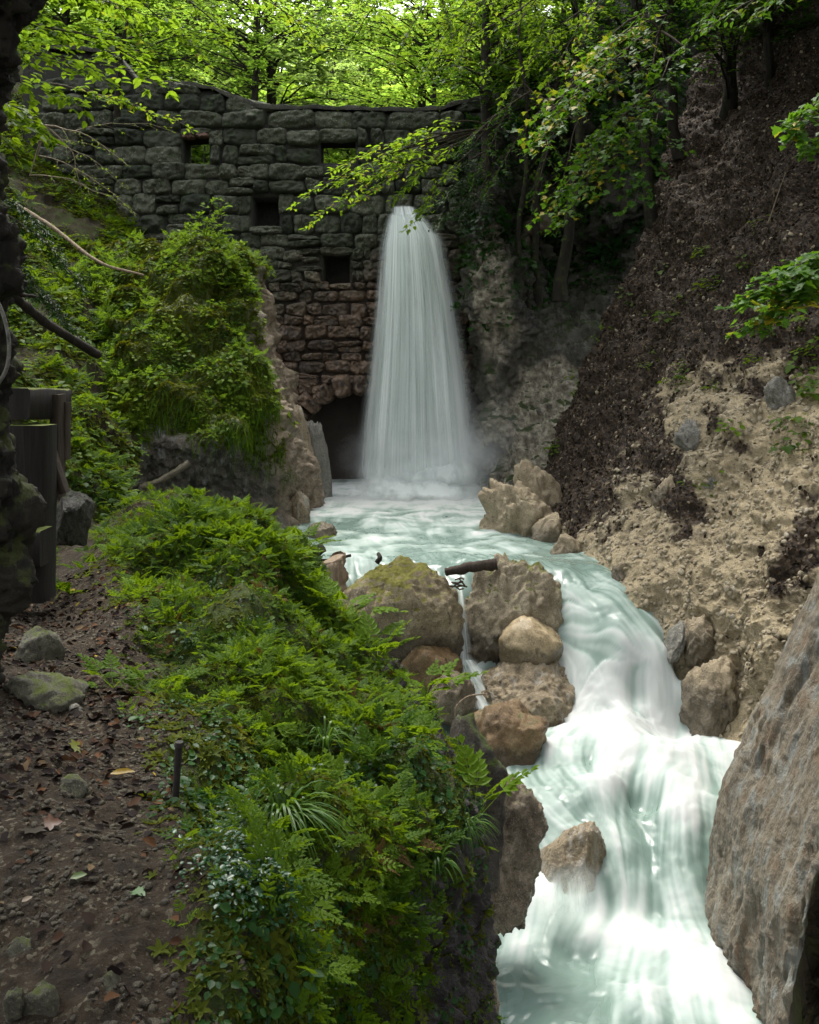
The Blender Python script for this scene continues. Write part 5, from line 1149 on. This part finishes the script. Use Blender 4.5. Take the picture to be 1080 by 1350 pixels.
def tuft(px, py, d, n, ln, spread, seed, label, lean=(0, 0), patch=bank):
    rng = np.random.RandomState(seed); b = W(px, py, d); m = MB()
    for k in range(n):
        a = rng.uniform(0, 6.28); L = ln*rng.uniform(.55, 1.1); out = np.array([math.cos(a)*spread+lean[0], math.sin(a)*spread+lean[1], 0]); o = np.array([math.cos(a), math.sin(a), 0])*.03*rng.rand()
        t_ = np.linspace(0, 1, 9)[:, None]; up = rng.uniform(.55, 1.)
        C = b+o+out*L*(t_**1.3)+np.array([0, 0, L*up])*(1.7*t_-(1.35+.55*rng.rand())*t_**2)
        sd = nrm(np.cross(out+1e-3, (0, 0, 1)))[None]; wd = (.0048*(1-t_**2.2)+.0008)*rng.uniform(.7, 1.2)
        m.add(np.stack([C+sd*wd, C-sd*wd], 1).reshape(-1, 3), grid_faces(9, 2), rng.rand())
    return tag(m.build('grass_tuft', M['grass'], loc=tuple(b)), label, 'grass tuft')
tuft(372, 1095, 3.75, 120, .34, .55, 1, 'biggest tuft of long arching grass in the middle of the mossy bank', (.32, -.05))
tuft(612, 1105, 5.2, 70, .30, .35, 2, 'drooping grass tuft at the tip of the bank above the rapids', (.25, -.1))
tuft(575, 1150, 4.7, 40, .26, .4, 3, 'small hanging grass tuft on the bank edge left of the drooping one', (.1, -.15))
tuft(540, 960, 6.4, 45, .26, .5, 4, 'grass tuft among feathery herbs on the bank crest', (.3, 0))
tuft(430, 985, 5.0, 30, .25, .5, 5, 'thin grass tuft in the dip of the bank above the biggest tuft', (.1, 0))
# individual taller herbs along the crest
def herb_plant(px, py, d, s_, seed, label):
    b = W(px, py, d); m = MB(); m.leaves(herb(seed, 9), b[None], np.array([[math.cos(seed), math.sin(seed), 0]]), np.array([[0, 0, 1.]]), s_, np.array([.75]))
    return tag(m.build('feathery_herb', M['herb'], loc=tuple(b)), label, 'plant')
for k, (x, y, s_, lab) in enumerate([(625, 1085, .34, 'feathery herb drooping over the rapids at the tip of the bank'), (560, 925, .34, 'tall feathery herb on the crest in front of the little fall'), (498, 870, .36, 'feathery herb on the crest below the big mossy boulder'), (450, 815, .36, 'feathery herb on the crest beside the stump'), (395, 728, .40, 'feathery herb at the far end of the crest over the pool'), (150, 905, .22, 'low feathery herb at the edge between path and mossy bank'), (215, 920, .24, 'feathery herb with flat leaves above the iron rod')]):
    p, n_ = hit(bank, x, y); q = pix(p); herb_plant(q[0], q[1], p[1], s_, 60+k, lab)

# outcrop: moss, small plants, hanging grass
rng = np.random.RandomState(33); H = MB(); P, N = outc.sample(2600, om*smooth(-.35, .2, fbm(outc.P, 1.1, 3, .5, 211)), rng); scat(H, HERB_S+ROS, P, N, .08, .24, rng, .5, .0, 1.); stuff(H, 'outcrop_plants', M['outleaf'])
H = MB(); P, N = outc.sample(26000, om, rng); scat(H, tiny, P, N, .03, .085, rng, .25, 0, 1.); stuff(H, 'outcrop_moss', M['moss'])
H = MB(); P, N = outc.sample(2600, om*smooth(.45, .62, outc.v+.3*(outc.u-.5)), rng)
for p, n_ in zip(P, N):
    L = rng.uniform(.12, .32); t_ = np.linspace(0, 1, 4)[:, None]; C = p+n_*.16*L*np.sin(t_*2.6)*2-np.array([0, 0, 1.])*L*t_**1.6+rng.randn(3)*.06*t_
    sd = nrm(np.cross(n_, (0, 0, 1))+.3*rng.randn(3))*.007; H.add(np.stack([C+sd, C-sd*.6], 1).reshape(-1, 3), grid_faces(4, 2), rng.rand())
stuff(H, 'hanging_grass', M['outleaf'])
rng = np.random.RandomState(9)
def shrub(label, base, tips_, leaf, lsize, seed, name='shrub', ntw=8, nl=7, wid=.45):
    b = W(*base); root = empty(name, tuple(b)); tag(root, label, 'shrub'); S, Lf = MB(), MB()
    for k, tp in enumerate(tips_): spray(S, Lf, b+rng.randn(3)*.04, W(*tp), wid*np.linalg.norm(W(*tp)-b), ntw, nl, lsize, seed+k, None, .05, .014, .2, 1., .5)
    S.build('stem', M['twig'], root); Lf.build('foliage', M[leaf], root); return root
shrub('light green shrub growing from the top of the mossy rock knob against the wall', (262,345,20.6), [(282,262,20.3),(296,268,20.4),(262,280,20.4),(240,310,20.3),(300,300,20.2),(318,318,20.2),(275,290,20.0),(225,330,20.4),(250,295,20.8),(310,345,20),(325,360,20)], 'outleaf', .10, 810)
shrub('small leafy plant at the right brow of the mossy rock knob', (318,395,20), [(335,370,19.8),(340,395,19.8),(300,372,19.8),(325,365,20)], 'outleaf', .09, 830)

# left hillside
rng = np.random.RandomState(41); qh = pix(hill.P); hv = ((qh[..., 0] > -40) & (qh[..., 0] < 260) & (qh[..., 1] > 120) & (qh[..., 1] < 800)).astype(float)*smooth(-.45, .15, fbm(hill.P, .7, 3, .5, 90))
H = MB(); P, N = hill.sample(2300, hv, rng); scat(H, HERB+ROS, P, N, .12, .30, rng, .6, 0, .9); stuff(H, 'hillside_plants', M['herb'])
H = MB(); P, N = hill.sample(20000, hv, rng); scat(H, tiny, P, N, .03, .08, rng, .3, 0, 1.); stuff(H, 'hillside_moss', M['moss'])

# slope: litter leaves, gravel, seedlings
def litter_mat(name, cols):
    t = NT(name); c = t.ramp(t.attr('rnd'), cols, 'CONSTANT'); return t.end(t.pbr(c, .8, .12))
M['litter'] = litter_mat('fallen_leaf', [(0, (.010, .006, .005)), (.4, (.022, .012, .008)), (.7, (.042, .02, .010)), (.88, (.075, .035, .015)), (.965, (.13, .09, .05)), (.988, (.22, .16, .02))])
M['litter_dark'] = litter_mat('dark_fallen_leaf', [(0, (.014, .010, .006)), (.4, (.032, .021, .012)), (.75, (.047, .031, .018)), (.93, (.09, .066, .042)), (.985, (.2, .16, .11))])
M['pebble'] = rock_mat('pebble', (.17, .14, .09), (.30, .25, .165), (.46, .41, .32), scale=3, rough=(.7, .95)); M['pebble_dark'] = rock_mat('path_pebble', (.022, .016, .009), (.05, .04, .025), (.16, .14, .10), scale=4, rough=(.6, .95))
curl = (np.array([(0,0,0),(.3,.3,.12),(.7,.26,.16),(1,0,.02),(.7,-.26,.1),(.3,-.3,.18)]), OV[1])
def flat_leaves(mb, patch, n, wgt, smin, smax, rng, lift=.006):
    P, N = patch.sample(n, wgt, rng); a = nrm(np.cross(N, rng.randn(n, 3))); mb.leaves(curl, P+N*lift, a+.15*N*rng.randn(n, 1), N+.45*rng.randn(n, 3), rng.uniform(smin, smax, n), rng.rand(n))
def pebbles(mb, patch, n, wgt, smin, smax, rng, power=2.5):
    P, N = patch.sample(n, wgt, rng); pr = []
    for k in range(7):
        v, f = rock_verts((1, rng.uniform(.6, .9), rng.uniform(.4, .7)), 400+k, sub=2, cuts=9, cutd=.6, fine=0); pr.append((v, [f]))
    s_ = smin+(smax-smin)*rng.rand(n)**power; kk = rng.randint(0, 7, n)
    for k in range(7):
        q = kk == k; mb.leaves(pr[k], P[q]+N[q]*s_[q][:, None]*.15, nrm(np.cross(N[q], rng.randn(q.sum(), 3))), N[q]+.4*rng.randn(q.sum(), 3), s_[q], rng.rand(q.sum()))
rng = np.random.RandomState(51); qs = pix(slope.P); sv = ((qs[..., 0] > 600) & (qs[..., 0] < 1140) & (qs[..., 1] > -60) & (qs[..., 1] < 980)).astype(float)
H = MB(); flat_leaves(H, slope, 26000, sv*lit**1.3, .03, .085, rng); stuff(H, 'leaf_litter', M['litter_dark'])
H = MB(); pebbles(H, slope, 12000, sv*(1-.96*lit), .005, .06, rng, 3.6); stuff(H, 'gravel', M['pebble'])
H = MB()
SEED = [(895,505,.5),(910,500,.6),(860,480,.3),(945,510,.5),(968,565,.3),(1000,480,.4),(1045,470,.6),(1060,500,.6),(1040,560,.7),(1065,560,.7),(1050,590,.6),(1070,460,.6),(925,640,.3),(790,440,.3),(830,400,.35),(930,330,.4),(900,395,.4),(980,345,.5),(870,360,.35),(905,490,.5),(1010,440,.5),(745,500,.4),(742,520,.4),(735,590,.3),(940,380,.4),(905,430,.3),(1000,300,.35),(880,420,.3),(1060,430,.5),(1075,520,.7)]
for k, (x, y, s_) in enumerate(SEED):
    p, n_ = hit(slope, x, y); m_ = rng.randint(3, 7); pp = p+rng.randn(m_, 3)*.12*np.array([1, .5, .8]); scat(H, ROS+BROAD, pp, np.repeat(n_[None], m_, 0), .14, .32*max(.5, s_)/.5, rng, .7, .4, 1.)
stuff(H, 'seedlings', M['herb'])
for k, (x0, y0, x1, y1, lab) in enumerate([(955,455,980,420,'thin pale fallen twig on the litter above the bright maple leaves'), (1012,295,1035,230,'long thin bare twig lying up the dark litter slope'), (712,690,732,650,'short brown stick on dark litter by the pool nose')]):
    a, _ = hit(slope, x0, y0); b, _ = hit(slope, x1, y1); m = MB(); m.tube(np.array([a, (a+b)/2+np.array([-.02, -.08, .03]), b])-np.array([0, .04, -.02]), [.014, .012, .005], 5, .5); tag(m.build('fallen_twig', M['pale_twig'], loc=tuple(a)), lab, 'twig')
# cliff top and face: ferns and grass
H = MB(); rng = np.random.RandomState(61); P, N = cliff.sample(2000, smooth(.62, .1, cliff.v)*(pix(cliff.P)[..., 0] > 560), rng); scat(H, HERB+ROS, P, N, .15, .38, rng, .6, 0, .7); stuff(H, 'cliff_plants', M['herb_dark'])
# path: litter, pebbles
rng = np.random.RandomState(71); pv = pthm*((qb[..., 0] > -60) & (qb[..., 0] < 420) & (bank.P[..., 1] > 2.2) & (bank.P[..., 1] < 9)).astype(float)/np.maximum(bank.P[..., 1], 1)**1.2
wet = smooth(3.3, 4.2, bank.P[..., 1])
H = MB(); flat_leaves(H, bank, 2300, pv*(.14+wet)*smooth(-.4, .2, nz_+.2), .018, .06, rng, .006); stuff(H, 'leaf_litter', M['litter'])
H = MB(); pebbles(H, bank, 9000, pv*smooth(-.3, .4, -nz_+.1), .002, .019, rng, 4.); stuff(H, 'path_gravel', M['pebble_dark'])
def one_leaf(px, py, s_, col, label, tpl=None, rz=0.):
    p, n_ = hit(bank, px, py); m = MB(); m.leaves(tpl or MP, (p+n_*.014)[None], np.array([[math.cos(rz), math.sin(rz), .05]]), (n_+np.array([.1, -.25, 0]))[None], s_, np.array([.5]))
    k = 'leaf%s' % (col,)
    if k not in M: M[k] = leaf_mat('single_fallen_leaf', tuple(c*.7 for c in col), col, .15)
    tag(m.build('fallen_leaf', M[k], loc=tuple(p)), label, 'leaf')
one_leaf(145, 1025, .10, (.30, .19, .012), 'yellow fallen leaf lying across the middle of the path', OVN, .3)
one_leaf(45, 1102, .09, (.045, .032, .02), 'grey-brown fallen maple leaf on the left of the path', MP, 2.2)
one_leaf(92, 990, .06, (.16, .18, .02), 'yellow-green fallen maple leaf on the path above the yellow one', MP, 1.)
one_leaf(95, 1162, .055, (.10, .16, .04), 'pale green fallen leaf low on the path', OV, .6)
one_leaf(56, 1092, .06, (.12, .04, .01), 'orange-brown fallen leaf touching the grey-brown maple leaf', MP, .4)
one_leaf(178, 1180, .045, (.05, .15, .02), 'fresh green fallen leaf at the foot of the mossy bank', MP, -.6)
one_leaf(28, 1197, .04, (.22, .16, .10), 'pinkish pale fallen leaf at the left edge low on the path', OV, 1.)
